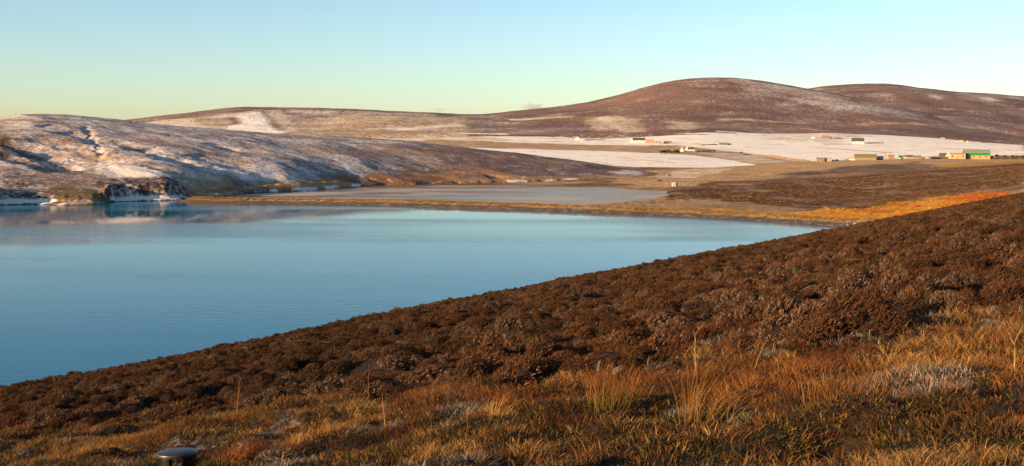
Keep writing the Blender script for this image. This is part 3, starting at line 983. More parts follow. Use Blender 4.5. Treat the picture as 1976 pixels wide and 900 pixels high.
def scatter(name, label, coll_name, sources, P, scale, rotz, tint, idx, zscale=None, tiltv=None):
    """one object of stuff: instances of the source plants on the given points"""
    coll = bpy.data.collections.new(coll_name)
    for i, s in enumerate(sources):
        source('%s_%02d' % (coll_name, i), s, coll)
    me = bpy.data.meshes.new(name)
    n = len(P)
    me.vertices.add(n); me.vertices.foreach_set('co', np.asarray(P, np.float32).ravel())
    sc = np.stack([scale, scale, scale if zscale is None else zscale], 1).astype(np.float32)
    rt = np.zeros((n, 3), np.float32); rt[:, 2] = rotz
    if tiltv is not None: rt[:, :2] = tiltv
    for nm, ty, fld, val in (('iscale', 'FLOAT_VECTOR', 'vector', sc), ('irot', 'FLOAT_VECTOR', 'vector', rt), ('iidx', 'INT', 'value', idx.astype(np.int32)), ('tint', 'FLOAT_COLOR', 'color', np.concatenate([tint, np.ones((n, 1))], 1).astype(np.float32))):
        a = me.attributes.new(nm, ty, 'POINT')
        a.data.foreach_set(fld, val.ravel())
    o = link(name, me)
    tag(o, label, None, None, 'stuff')
    ng = bpy.data.node_groups.new(name + '_nodes', 'GeometryNodeTree')
    ng.interface.new_socket('Geometry', in_out='INPUT', socket_type='NodeSocketGeometry')
    ng.interface.new_socket('Geometry', in_out='OUTPUT', socket_type='NodeSocketGeometry')
    gi = ng.nodes.new('NodeGroupInput'); go = ng.nodes.new('NodeGroupOutput')
    m2p = ng.nodes.new('GeometryNodeMeshToPoints')
    ci = ng.nodes.new('GeometryNodeCollectionInfo')
    ci.inputs['Collection'].default_value = coll
    ci.inputs['Separate Children'].default_value = True
    ci.inputs['Reset Children'].default_value = True
    ip = ng.nodes.new('GeometryNodeInstanceOnPoints')
    ip.inputs['Pick Instance'].default_value = True

    def attr(nm, ty):
        q = ng.nodes.new('GeometryNodeInputNamedAttribute'); q.data_type = ty
        q.inputs['Name'].default_value = nm
        return q.outputs['Attribute']
    ng.links.new(gi.outputs[0], m2p.inputs['Mesh'])
    ng.links.new(m2p.outputs[0], ip.inputs['Points'])
    ng.links.new(ci.outputs[0], ip.inputs['Instance'])
    ng.links.new(attr('iidx', 'INT'), ip.inputs['Instance Index'])
    e2r = ng.nodes.new('FunctionNodeEulerToRotation')
    ng.links.new(attr('irot', 'FLOAT_VECTOR'), e2r.inputs[0])
    ng.links.new(e2r.outputs[0], ip.inputs['Rotation'])
    ng.links.new(attr('iscale', 'FLOAT_VECTOR'), ip.inputs['Scale'])
    ng.links.new(ip.outputs[0], go.inputs[0])
    md = o.modifiers.new('plants', 'NODES')
    md.node_group = ng
    return o


def near_point(px, py):
    """where the near slope is met on a bearing"""
    u, v = float(px_u(px)), float(px_v(py))
    Y = np.exp(np.linspace(math.log(3), math.log(400), 1500))
    z = near_z(u * Y, Y, False)
    k = np.where(z >= EYE - v * Y)[0]
    k = int(k[0]) if len(k) else 0
    y = Y[k]
    return u * y, y, float(near_z(np.array([u * y]), np.array([y]))[0])


prng = random.Random(11)
rs = np.random.RandomState(5)
PAL_H = [tuple(q * 0.95 for q in c) for c in [(0.085, 0.036, 0.018), (0.11, 0.045, 0.02), (0.065, 0.030, 0.016), (0.13, 0.058, 0.026), (0.075, 0.04, 0.022), (0.16, 0.085, 0.045), (0.05, 0.026, 0.014)]]
PAL_F = PAL_H + [(0.19, 0.125, 0.075), (0.20, 0.15, 0.11), (0.24, 0.195, 0.155)]
PAL_R = PAL_H + [(0.15, 0.05, 0.02), (0.17, 0.075, 0.025)]
PAL_D = PAL_H[:4] + [(0.035, 0.022, 0.012), (0.05, 0.036, 0.014)]
PAL_S = [PAL_H, PAL_F, PAL_D, PAL_R]
heathers = [heather_mesh(prng, 800, 0.40, 0.33, PAL_S[i % 4]) for i in range(9)]


def polar_points(y0, y1, u0, u1, spacing):
    """roughly even points over the ground between two distances"""
    out = []
    y = y0
    while y < y1:
        nx_ = int((u1 - u0) * y / spacing)
        x = np.linspace(u0 * y, u1 * y, max(nx_, 2)) + rs.uniform(-.5, .5, max(nx_, 2)) * spacing
        yy = y + rs.uniform(-.5, .5, len(x)) * spacing
        out.append(np.stack([x, yy], 1))
        y += spacing * 0.9
    return np.concatenate(out)


P1 = polar_points(7, 130, -0.60, 0.62, 0.56)
P2 = polar_points(130, 420, -0.45, 0.62, 0.85)
P3 = polar_points(7, 60, -0.60, 0.62, 0.45)      # low growth between the hummocks
P = np.concatenate([P1, P2, P3])
low_g = np.concatenate([np.zeros(len(P1) + len(P2), bool), np.ones(len(P3), bool)])
x, y = P[:, 0], P[:, 1]
ge = grass_edge(x / y) + (2.6 * fbm(x, y, 2.6, 4, 95))
zz = near_z(x, y)
far = y > 130
keep = ((y > ge + rs.uniform(-2.0, 1.0, len(y))) | (low_g & (rs.rand(len(y)) < .32) & (fbm(x, y, 1.3, 3, 99) > .12))) & (zz > -0.3)
gap = fbm(x, y, 2.6, 3, 101)
keep &= ~((gap > 0.30) & ~far & (y > ge))
keep &= ~((fbm(x, y, 1.1, 2, 107) > 0.34) & (y > ge) & (y < 90))
keep &= rs.rand(len(y)) < 0.93
edge = 345 + 0.22 * np.clip(x - 90, 0, 400)
keep &= y < edge + 45
x, y, zz, far, gap, low_g, ge = x[keep], y[keep], zz[keep], far[keep], gap[keep], low_g[keep], ge[keep]
n = len(x)
big = fbm(x, y, 7, 3, 102)
scl = np.where(far, 1.35, np.where(low_g, .55, 0.95)) * np.exp(rs.normal(0, .28, n)) * (1 + 0.35 * big) * np.where(y < ge, .5, 1)
scl = np.clip(scl, .28, np.where(far, 1.7, 1.25))
zs = scl * np.clip(np.exp(rs.normal(-.05, .25, n)) * (1 + 0.55 * fbm(x, y, 1.8, 3, 103)), .45, 1.35)
tone = 1 + 0.30 * fbm(x, y, 14, 4, 104) + rs.normal(0, .10, n)
red = fbm(x, y, 9, 4, 105)
tint = np.stack([tone * (1 + .10 * red), tone * (1 - .06 * red), tone * (1 - .12 * red)], 1)
tint *= np.array([1.02, 1.02, .98])
sw_ = fbm(x, y, 4.0, 3, 106)
idx = np.where(sw_ > .22, 1, np.where(sw_ < -.25, 2, rs.randint(0, 9, n)))
idx = np.where(rs.rand(n) < .5, rs.randint(0, 9, n), idx + 4 * (rs.rand(n) < .5))
scatter('heather', 'dark brown heather covering the near slope down to the water', 'heather_source', heathers, np.stack([x, y, zz - 0.03], 1), scl, rs.uniform(-.8, .9, n), np.clip(tint, .3, 2), idx, zs)

# grass of the strip at our feet
G_OL = (0.036, 0.034, 0.009); G_ST = (0.34, 0.22, 0.085); G_OR = (0.20, 0.068, 0.015); G_RD = (0.125, 0.034, 0.011); G_BR = (0.030, 0.016, 0.008); G_GD = (0.25, 0.125, 0.026); G_FR = (0.30, 0.26, 0.22); G_GN = (0.028, 0.040, 0.008)
short = [blade_mesh(prng, 60, 0.14, 0.085, 0.0125, 0.7, (0.12, 0), [(2.2, G_BR, G_GD), (2.5, G_OL, G_GD), (2.5, G_BR, G_OR), (2, G_OL, G_OL), (1.5, G_BR, G_BR), (.7, G_BR, G_ST)]) for i in range(5)]
turf = [blade_mesh(prng, 55, 0.13, 0.09, 0.0125, 0.65, (0.15, 0), [(4, G_GN, G_OL), (2, G_OL, G_GD), (2, G_BR, G_BR), (1, G_BR, G_OR)]) for i in range(3)]
orange = [blade_mesh(prng, 70, 0.16, 0.18, 0.0065, 0.6, (0.32, 0), [(4, G_BR, G_OR), (3, G_OR, G_GD), (2, G_RD, G_OR)], segs=4, droop=.9) for i in range(3)]
gold = [blade_mesh(prng, 70, 0.15, 0.17, 0.0065, 0.55, (0.35, 0), [(4, G_GD, G_ST), (3, G_OR, G_GD), (1, G_BR, G_ST)], segs=4, droop=.8) for i in range(3)]
redg = [blade_mesh(prng, 70, 0.17, 0.15, 0.0065, 0.7, (0.35, 0), [(4, G_RD, G_RD), (3, G_RD, G_OR), (1, G_BR, G_GD)], segs=4, droop=1.0) for i in range(2)]
frosty = [blade_mesh(prng, 70, 0.16, 0.12, 0.0065, 0.7, (0.3, 0), [(4, G_BR, G_FR), (3, (0.2, .15, .1), (0.42, .36, .30)), (1, G_BR, G_ST)], segs=4, droop=.9) for i in range(2)]
GS = short + turf + orange + gold + redg + frosty      # 0-4, 5-7, 8-10, 11-13, 14-15, 16-17
P = polar_points(4.5, 34, -0.62, 0.64, 0.105)
x, y = P[:, 0], P[:, 1]
ge = grass_edge(x / y) + (2.6 * fbm(x, y, 2.6, 4, 95))
keep = y < ge + rs.uniform(-1.5, 1.8, len(y))
keep &= rs.rand(len(y)) < np.interp(y, [5, 14, 30], [1.0, 0.92, .6])
x, y = x[keep], y[keep]
n = len(x)
d_edge = (grass_edge(x / y) - y)
kind = rs.randint(0, 5, n)
kind = np.where(fbm(x, y, 1.4, 3, 111) > 0.08, rs.randint(5, 8, n), kind)
prob = (1 - sstep(0.5, 5.0, d_edge)) * 0.55
patch = fbm(x, y, 1.8, 3, 112)
kind = np.where((patch > 0.12) & (rs.rand(n) < prob + .08), rs.randint(8, 11, n), kind)
kind = np.where((fbm(x, y, 1.6, 3, 113) > 0.28) & (rs.rand(n) < prob + .10), rs.randint(11, 14, n), kind)
kind = np.where((fbm(x, y, 1.9, 3, 114) > 0.26) & (rs.rand(n) < prob + .12), rs.randint(14, 16, n), kind)
kind = np.where((fbm(x, y, 1.5, 3, 115) > 0.38) & (rs.rand(n) < .6), rs.randint(16, 18, n), kind)
# patches seen on the ground: (bearing px, row px, radius m, first kind, kinds)
for px, py, rad, k0, kn, pr in [(650, 815, .9, 11, 3, .75), (520, 860, .7, 14, 2, .7), (985, 770, .6, 8, 3, .8), (960, 800, .35, 11, 3, .9), (905, 800, .45, 16, 2, .8), (1280, 700, .8, 11, 3, .85), (1240, 740, .8, 8, 3, .75), (1640, 695, .55, 14, 2, .9),
                                (1560, 740, 1.2, 8, 3, .6), (1830, 865, .55, 11, 3, .85), (1680, 665, .7, 16, 2, .6), (1880, 680, 1.0, 11, 3, .5), (400, 815, .9, 11, 3, .6), (190, 870, 1.2, 11, 3, .45), (1760, 730, .6, 16, 2, .6), (860, 770, .9, 8, 3, .6), (1080, 760, .5, 14, 2, .7), (1850, 640, .8, 11, 3, .5), (300, 850, 1.0, 8, 3, .5), (1060, 870, .25, 11, 3, .9), (915, 880, .2, 11, 3, .9), (850, 890, .2, 11, 3, .9)]:
    qx, qy, qz = near_point(px, py)
    m = (np.hypot(x - qx, (y - qy) * 0.7) < rad * (1 + .4 * fbm(x, y, .8, 2, 117))) & (rs.rand(n) < pr)
    kind = np.where(m, rs.randint(k0, k0 + kn, n), kind)
zz = near_z(x, y)
scl = rs.uniform(0.7, 1.35, n) * (1 + .3 * fbm(x, y, 1.2, 2, 118))
tone = .95 + .65 * fbm(x, y, 1.3, 3, 119) + rs.normal(0, .1, n)
tint = np.stack([tone, tone * (1 + .06 * rs.normal(0, 1, n)), tone], 1)
grow = fbm(x, y, 1.0, 2, 116)
ok = ~((grow > 0.42) & (kind < 8)) & ~((fbm(x, y, .55, 2, 120) > .42) & (kind < 14))
scatter('grass', 'short olive and rust winter grass on the near strip', 'grass_source', GS, np.stack([x, y, zz - .01], 1)[ok], scl[ok], rs.uniform(-.7, .7, n)[ok], np.clip(tint, .4, 1.8)[ok], kind[ok])

# wisps of dead and frosted grass standing in the heather
Pw = polar_points(14, 120, -0.58, 0.60, 0.62)
x, y = Pw[:, 0], Pw[:, 1]
keep = (y > grass_edge(x / y) - 1) & (fbm(x, y, 6, 4, 141) + rs.normal(0, .22, len(x)) > 0.30)
x, y = x[keep], y[keep]
n = len(x)
zz = near_z(x, y)
wk = np.where(rs.rand(n) < .5, rs.randint(4, 6, n), rs.randint(0, 4, n))
tn = rs.normal(.85, .15, n)
scatter('dead_grass', 'pale wisps of dead frosted grass among the heather', 'dead_grass_source', gold[:2] + orange[:2] + frosty, np.stack([x, y, zz + .10], 1), rs.uniform(.8, 1.7, n), rs.uniform(-.7, .7, n), np.clip(np.stack([tn, tn, tn], 1), .4, 1.4), wk)

# golden grass in the gully and on the spit
gg = [blade_mesh(prng, 26, 0.6, 0.9, 0.10, 0.35, (0.15, 0), [(3, GOLD, GOLD * 1.05), (2, ORANGE, GOLD), (1, TAN, TAN_L)], segs=2) for i in range(4)]
sel_t = rs.randint(20, 900, 2600); sel_w = rs.uniform(6.8, 13.5, 2600)
zsp = np.interp(sel_w, prof_w, prof_z) * 0.9
pts = np.stack([cx[sel_t] + nx[sel_t] * sel_w, cy[sel_t] + ny[sel_t] * sel_w, zsp - 0.1], 1)
n = len(pts)
tn = 1 + rs.normal(0, .15, n)
k = rs.choice(len(moor_sites), 16000)
mp_ = moor_sites[k] + rs.uniform(-1.2, 1.2, (16000, 2))
kp = fbm(mp_[:, 0], mp_[:, 1], 25, 4, 137) < .22
mp_ = mp_[kp]
nm = len(mp_)
tm = rs.normal(1, .2, nm) * (1 + .3 * fbm(mp_[:, 0], mp_[:, 1], 30, 3, 138))
scatter('moor_heather', 'brown heather on the moor beyond the gully', 'moor_heather_source', heathers[:4], np.stack([mp_[:, 0], mp_[:, 1], VALLEY.z(mp_[:, 0], mp_[:, 1]) - .05], 1), rs.uniform(1.2, 2.4, nm), rs.uniform(0, 6.28, nm), np.clip(np.stack([tm * 1.75, tm * 1.9, tm * 1.95], 1), .4, 3), rs.randint(0, 4, nm), rs.uniform(.7, 1.5, nm))
k = rs.choice(len(gully_sites), 5200)
gp = gully_sites[k] + rs.uniform(-1, 1, (5200, 2))
gz = VALLEY.z(gp[:, 0], gp[:, 1])
far_o = fbm(gp[:, 0], gp[:, 1], 14, 3, 131) + 0.9 * sstep(0.36, 0.44, gp[:, 0] / gp[:, 1]) - .25
gt = rs.normal(1, .16, 5200)
gcol = np.where((far_o > .1)[:, None], np.array([.66, .42, .4]), np.array([.78, .78, .7])) * gt[:, None]
scatter('gully_grass', 'golden and orange dead grass filling the gully behind the near slope', 'gully_grass_source', gg, np.stack([gp[:, 0], gp[:, 1], gz - .1], 1), rs.uniform(.5, 1.1, 5200), rs.uniform(0, 6.28, 5200), np.clip(gcol, .3, 1.5), rs.randint(0, 4, 5200))
scatter('spit_grass', 'golden dead grass along the crest of the spit', 'spit_grass_source', gg, pts, rs.uniform(.5, 1.0, n), rs.uniform(0, 6.28, n), np.clip(np.stack([tn * .55, tn * .60, tn * .9], 1), .3, 1.5), rs.randint(0, 4, n))

# ================================================================== THINGS
# ---- materials for buildings
M_WHITE = plain_mat('white_render', (0.52, 0.48, 0.41), vary=.08)
M_CREAM = plain_mat('cream_render', (0.36, 0.28, 0.18), vary=.1)
M_PEACH = plain_mat('peach_render', (0.34, 0.205, 0.11), vary=.12)
M_STONE = plain_mat('rubble_stone', (0.20, 0.13, 0.085), vary=.45, scale=1.2)
M_GREY = plain_mat('grey_block', (0.26, 0.24, 0.23), vary=.2)
M_SLATE = plain_mat('slate', (0.055, 0.058, 0.062), vary=.35, scale=1.5, rough=.6)
M_OLIVE = plain_mat('mossy_sheeting', (0.13, 0.13, 0.075), vary=.3, scale=.6)
M_DARK = plain_mat('dark_opening', (0.02, 0.018, 0.016), vary=.2)
M_GLASS = plain_mat('window_glass', (0.03, 0.035, 0.04), rough=.1, vary=.1, spec=.6)
M_GREEN = plain_mat('green_cladding', (0.010, 0.135, 0.024), vary=.12, scale=.5, rough=.5)
M_FROSTROOF = plain_mat('frosted_green_sheeting', (0.19, 0.22, 0.165), vary=.25, scale=.4)
M_RED = plain_mat('red_paint', (0.48, 0.055, 0.03), vary=.2, rough=.5)
M_TEAL = plain_mat('pale_green_paint', (0.20, 0.33, 0.20), vary=.2)
M_BLUE = plain_mat('blue_grey_paint', (0.06, 0.09, 0.13), vary=.2, rough=.5)
M_TYRE = plain_mat('tyre_rubber', (0.02, 0.02, 0.02), vary=.2)
M_WOOD = plain_mat('weathered_wood', (0.16, 0.11, 0.07), vary=.4, scale=3)
M_BARK = plain_mat('bark', (0.07, 0.05, 0.035), vary=.4, scale=3)
M_ROCK = plain_mat('shore_rock', (0.30, 0.25, 0.20), vary=.4, scale=1.5)
M_ROCKD = plain_mat('dark_rock', (0.09, 0.055, 0.04), vary=.4, scale=1.5)


def site(px, py, y0=560, y1=2350):
    x, y, z = VALLEY.hit(px, py, y0, y1)
    return x, y, z, y / F


def building(name, label, cat, px0, px1, base, eave, ridge, wall_m, roof_m, depth=None, gable=False, windows=3, chimneys=1, door=True, y0=900, group=None):
    """a pitched-roof building: width, eaves and ridge measured by sight at its distance"""
    pc = (px0 + px1) / 2
    x, y, z, s = site(pc, base, y0)
    w = (px1 - px0) * s; hw = (base - eave) * s; hr = (base - ridge) * s
    face = math.atan2(-x, y)
    root = empty(name, (x, y, z), face)
    tag(root, label, cat, group)
    if gable:                                  # gable end towards us
        L_, D_ = depth or w * 1.6, w
        turn = math.pi / 2
    else:
        L_, D_ = w, depth or min(max(w * .5, 4.5), 9)
        turn = 0.0
    mb = MB().gable(-L_ / 2, L_ / 2, -D_ / 2, D_ / 2, -1.5, hw, hr)
    wl = mb.build('wall', wall_m, root, (0, L_ / 2 if gable else D_ / 2, 0), turn)
    rf = MB().roof(-L_ / 2, L_ / 2, -D_ / 2, D_ / 2, hw, hr).build('roof', roof_m, root, (0, L_ / 2 if gable else D_ / 2, 0), turn)
    for c in range(chimneys):
        cx_ = (-1 if c == 0 else 1) * (L_ / 2 - 0.5)
        MB().box(cx_ - .4, cx_ + .4, -.35, .35, hr - .5, hr + 1.1).build('chimney', wall_m, rf)
    if not gable:
        ww = min(1.1, w / 8)
        for i in range(windows):
            wx = -w / 2 + w * (i + .5) / windows
            if door and i == windows // 2:
                MB().box(wx - .5, wx + .5, -.06, .06, 0, min(2.0, hw * .8)).build('door', M_BLUE, root)
            else:
                wd = MB().box(wx - ww / 2 - .12, wx + ww / 2 + .12, -.04, .06, hw * .32, hw * .84).build('window', M_GREY, root)
                MB().box(wx - ww / 2, wx + ww / 2, -.06, .0, hw * .38, hw * .8).build('pane', M_GLASS, wd)
    elif windows:
        wd = MB().box(-.75, .75, -.04, .06, hw * .35, hw * .85).build('window', M_GREY, root)
        MB().box(-.6, .6, -.06, .0, hw * .4, hw * .8).build('pane', M_GLASS, wd)
    return root


FARM = 'farm buildings and houses in the snowy valley'
B = building
B('cottage', 'tiny white gabled cottage beside a low row of dark bushes, leftmost house in the valley', 'house', 1109, 1119, 271, 267.8, 264, M_WHITE, M_SLATE, gable=True, windows=1, group=FARM)
B('shed', 'tiny white lean shed just beside the leftmost cottage', 'shed', 1120, 1125, 271, 269, 267.8, M_WHITE, M_GREY, windows=1, chimneys=0, door=False, group=FARM)
B('farmhouse', 'white farmhouse with long dark slate roof above the brown field strip', 'house', 1221, 1245, 276, 271, 266.5, M_WHITE, M_SLATE, windows=5, chimneys=2, group=FARM)
B('cottage', 'white gable end standing at the near corner of the long slate-roofed farmhouse', 'house', 1215, 1222, 275.5, 271.5, 267.5, M_WHITE, M_SLATE, gable=True, windows=0, group=FARM)
B('shed', 'peach coloured shed beside the long slate-roofed farmhouse', 'shed', 1247, 1262, 277, 272.5, 270, M_PEACH, M_PEACH, windows=2, chimneys=0, group=FARM)
B('shed', 'low grey shed next to the peach coloured shed', 'shed', 1264, 1277, 278, 275, 273, M_GREY, M_GREY, windows=2, chimneys=0, group=FARM)
B('ruin', 'low brown stone steading at the end of the grey shed', 'ruin', 1281, 1296, 277.5, 274.5, 273, M_STONE, M_STONE, windows=2, chimneys=0, group=FARM)
B('cottage', 'bright white gable between dark trees and the L-shaped white house', 'house', 1312, 1319, 293, 289, 284.8, M_WHITE, M_SLATE, gable=True, windows=0, group=FARM)
B('farmhouse', 'white house with dark roof in the middle of the tree-sheltered farm', 'house', 1327, 1341, 292, 288.2, 284.5, M_WHITE, M_SLATE, windows=3, chimneys=2, group=FARM)
B('cottage', 'bright white gable wing joined to the white house in the sheltered farm', 'house', 1322, 1328, 290.5, 287, 282.8, M_WHITE, M_SLATE, gable=True, windows=0, group=FARM)
B('byre', 'cream long low byre on the snow just above the sheltered farm', 'barn', 1338, 1352, 281, 278.8, 276.8, M_CREAM, M_CREAM, windows=3, chimneys=0, group=FARM)
B('shed', 'dark olive low shed alone on the upper snow field', 'shed', 1388, 1403, 280, 278, 276, M_OLIVE, M_OLIVE, windows=2, chimneys=0, group=FARM)
B('shed', 'smallest dark shed at the end of the lone olive shed', 'shed', 1404, 1410, 280, 278.6, 277.4, M_OLIVE, M_SLATE, windows=1, chimneys=0, door=False, group=FARM)
B('farmhouse', 'white house with big dark slate roof alone on the upper snow field', 'house', 1644, 1667, 277.5, 273, 266.5, M_WHITE, M_SLATE, windows=5, chimneys=2, group=FARM)
B('ruin', 'roofless looking brown stone steading on the frosted upper field', 'ruin', 1586, 1600, 269, 265, 262, M_STONE, M_STONE, windows=2, chimneys=0, group=FARM)
B('ruin', 'small broken stone shed beside the brown steading on the upper field', 'ruin', 1611, 1622, 268, 265, 263.5, M_STONE, M_GREY, windows=1, chimneys=0, group=FARM)
B('cottage', 'speck of a white cottage alone on the frosted slope', 'house', 1566, 1572, 268, 266.3, 264.6, M_WHITE, M_WHITE, windows=1, chimneys=0, door=False, group=FARM)
B('cottage', 'pale bungalow with dark roof under the hill foot near the mast', 'house', 1843, 1859, 274, 271, 268.8, M_CREAM, M_SLATE, windows=3, group=FARM)
B('shed', 'beige shed up the slope between the mast and the bungalow', 'shed', 1815, 1823, 270, 267.5, 266, M_PEACH, M_GREY, windows=1, chimneys=0, door=False, group=FARM)
B('shed', 'low white shed at the end of the hill-foot bungalow', 'shed', 1860, 1868, 274.5, 272.8, 271.8, M_WHITE, M_GREY, windows=1, chimneys=0, door=False, group=FARM)
B('barn', 'long low barn with mossy grey-green roof and dark open front', 'barn', 1650, 1690, 309.5, 304.5, 298, M_STONE, M_OLIVE, windows=0, chimneys=0, depth=12, group=FARM)
B('shed', 'small white shed at the near end of the mossy-roofed barn', 'shed', 1640, 1649, 309.5, 306.5, 304, M_WHITE, M_CREAM, windows=1, chimneys=0, door=False, group=FARM)
B('ruin', 'ruined brown stone cottage at the start of the farm row', 'ruin', 1576, 1590, 312.5, 307.5, 305, M_STONE, M_STONE, windows=2, chimneys=1, group=FARM)
B('byre', 'tan walled byre with grey roof beside the ruined cottage', 'barn', 1591, 1604, 312, 307.5, 304.5, M_CREAM, M_GREY, windows=2, chimneys=0, group=FARM)
B('shed', 'tan shed just past the mossy-roofed barn', 'shed', 1691, 1704, 309, 304.5, 301, M_PEACH, M_CREAM, windows=1, chimneys=0, group=FARM)
B('cottage', 'pale narrow gabled house in the middle of the farm row', 'house', 1706, 1714, 308, 303, 298.5, M_GREY, M_OLIVE, gable=True, windows=1, group=FARM)
B('shed', 'brown stone shed beside the pale narrow house', 'shed', 1715, 1725, 308, 302.5, 299, M_STONE, M_STONE, windows=1, chimneys=0, group=FARM)
B('shed', 'straw coloured shed behind the pale green trailer', 'shed', 1735, 1747, 307, 303, 300.5, M_CREAM, M_OLIVE, windows=0, chimneys=0, group=FARM)
B('farmhouse', 'dark roofed house with pale wall near the end of the farm row', 'house', 1749, 1761, 307, 303, 300, M_GREY, M_SLATE, windows=3, chimneys=2, group=FARM)
B('shed', 'brown stone outhouse ending the farm row', 'shed', 1763, 1777, 307, 303.5, 301, M_STONE, M_OLIVE, windows=2, chimneys=0, group=FARM)
B('farmhouse', 'house with grey slate roof next to the white gable by the green barn', 'house', 1813, 1826, 305, 302, 296, M_GREY, M_SLATE, windows=2, group=FARM)
B('cottage', 'white gable with slate roof against the peach shed by the green barn', 'house', 1825, 1834, 306, 300.5, 296, M_WHITE, M_SLATE, gable=True, windows=1, group=FARM)
B('shed', 'large peach block shed attached to the green barn', 'shed', 1834, 1862, 307, 298, 296, M_PEACH, M_PEACH, windows=3, chimneys=0, depth=10, group=FARM)
# the big barn with green cladding
x, y, z, s = site(1886, 307.5, 900)
root = empty('barn', (x, y, z), math.atan2(-x, y) + 0.10)
tag(root, 'big barn with bright green upper cladding and frosted green roof', 'barn', FARM)
w, hw, hm, hr, D_ = 46 * s, 12.5 * s, 7.0 * s, 18 * s, 16.0
MB().box(-w / 2, w / 2, 0, D_, -2, hm).build('wall', M_PEACH, root)
MB().gable(-w / 2 - .08, w / 2 + .08, -.08, D_ + .08, hm + .003, hw, hr).build('cladding', M_GREEN, root)
MB().roof(-w / 2, w / 2, 0, D_, hw, hr, .2, .5).build('roof', M_FROSTROOF, root)
MB().box(-w / 2 + .4, -w / 2 + 3.6, -.15, .05, 0, hm - .2).build('door', M_BLUE, root)
MB().box(-w / 2 - .25, -w / 2 + .15, -.3, .1, -1, hw).build('downpipe', M_WHITE, root)
for i in range(3):
    MB().box(-w / 2 + w * (.32 + .24 * i), -w / 2 + w * (.32 + .24 * i) + 1.6, -.06, .05, hm * .5, hm * .8).build('window', M_GLASS, root)


def wheel(parent, x, y, z, r, wdt):
    mb = MB()
    n = 12
    vs = []
    for k in range(n):
        t = 2 * math.pi * k / n
        vs += [(x + r * math.cos(t), y - wdt / 2, z + r * math.sin(t)), (x + r * math.cos(t), y + wdt / 2, z + r * math.sin(t))]
    fs = [(2 * k, 2 * ((k + 1) % n), 2 * ((k + 1) % n) + 1, 2 * k + 1) for k in range(n)] + [tuple(2 * k for k in reversed(range(n))), tuple(2 * k + 1 for k in range(n))]
    return mb.add(vs, fs).build('wheel', M_TYRE, parent)


def trailer(px, py, label, mat, length, high):
    x, y, z, s = site(px, py, 900)
    r = empty('farm_trailer', (x, y, z), math.atan2(-x, y) + .1)
    tag(r, label, 'trailer')
    mb = MB()
    hl = length / 2
    mb.add([(-hl, -1.1, .7), (hl, -1.1, .7), (hl, 1.1, .7), (-hl, 1.1, .7), (-hl - .2, -1.25, high), (hl + .2, -1.25, high), (hl + .2, 1.25, high), (-hl - .2, 1.25, high)], [(0, 3, 2, 1), (4, 5, 6, 7), (0, 1, 5, 4), (1, 2, 6, 5), (2, 3, 7, 6), (3, 0, 4, 7)])
    mb.build('body', mat, r)
    MB().tube([(hl, 0, .75), (hl + 1.4, 0, .6)], [.08, .06]).build('drawbar', M_TYRE, r)
    for wx in (-.7, .7):
        wheel(r, wx, -1.05, .45, .45, .3); wheel(r, wx, 1.05, .45, .45, .3)
    return r


trailer(1912, 306.5, 'red farm trailer parked at the end of the green barn', M_RED, 4.4, 2.7)
trailer(1733, 309, 'pale green farm trailer in front of the straw coloured shed', M_TEAL, 5.0, 2.3)


def car(px, py, label, mat):
    x, y, z, s = site(px, py, 900)
    r = empty('parked_car', (x, y, z), math.atan2(-x, y) + prng.uniform(-.3, .3))
    tag(r, label, 'car', 'cars parked along the farm row')
    pr = [(-2.0, .35), (2.0, .35), (2.05, .8), (1.2, .95), (.7, 1.45), (-1.0, 1.48), (-1.7, .98), (-2.05, .9)]
    n = len(pr)
    vs = [(a, -.85, b_) for a, b_ in pr] + [(a, .85, b_) for a, b_ in pr]
    fs = [tuple(range(n)), tuple(reversed(range(n, 2 * n)))] + [(i, i + n, (i + 1) % n + n, (i + 1) % n) for i in range(n)]
    MB().add(vs, fs).build('body', mat, r)
    MB().add([(.95, -.88, 1.0), (.6, -.88, 1.38), (-.9, -.88, 1.4), (-1.4, -.88, 1.02), (.95, -.84, 1.0), (.6, -.84, 1.38), (-.9, -.84, 1.4), (-1.4, -.84, 1.02)], [(0, 1, 2, 3), (4, 7, 6, 5), (0, 4, 5, 1), (1, 5, 6, 2), (2, 6, 7, 3), (3, 7, 4, 0)]).build('side_window', M_GLASS, r)
    for wx in (-1.25, 1.25):
        for wy in (-.78, .78):
            wheel(r, wx, wy, .32, .32, .2)


car(1608, 311.5, 'white parked car beside the tan walled byre', M_WHITE)
car(1615, 311, 'dark parked car beside the white one in the farm row', M_DARK)
car(1634, 310, 'dark brown parked car before the small white shed', M_STONE)
car(1789, 306.5, 'white parked car at the open end of the dark wall near the green barn', M_WHITE)

# small hut by the lagoon head
x, y, z, s = site(1302, 360, 560, 900)
root = empty('pump_hut', (x, y, z), math.atan2(-x, y) - .45)
tag(root, 'small square hut with pale wall and blue-grey door by the lagoon head', 'hut')
MB().box(-1.45, 1.45, -1.2, 1.2, -1, 2.2).build('wall', M_GREY, root)
MB().box(-1.65, 1.65, -1.4, 1.4, 2.203, 2.4).build('roof', M_GREY, root)
MB().box(-.3, 1.2, -1.26, -1.1, -.2, 1.9).build('door', M_BLUE, root)

# mast on the slope
x, y, z, s = site(1795, 266, 900)
hh = 17 * s
root = empty('mast', (x, y, z)); tag(root, 'thin pale mast standing against the hill foot', 'mast')
MB().tube([(0, 0, -1), (0, 0, hh)], [.16, .08], 8).build('pole', M_WOOD, root)
MB().box(-1.1, 1.1, -.1, .1, hh * .86, hh * .86 + .25).build('crossarm', M_WOOD, root)


# ---- bushes, hedges, trees in the valley
M_LEAF = plant_mat('dark_leaves', instanced=False, transl=.15)


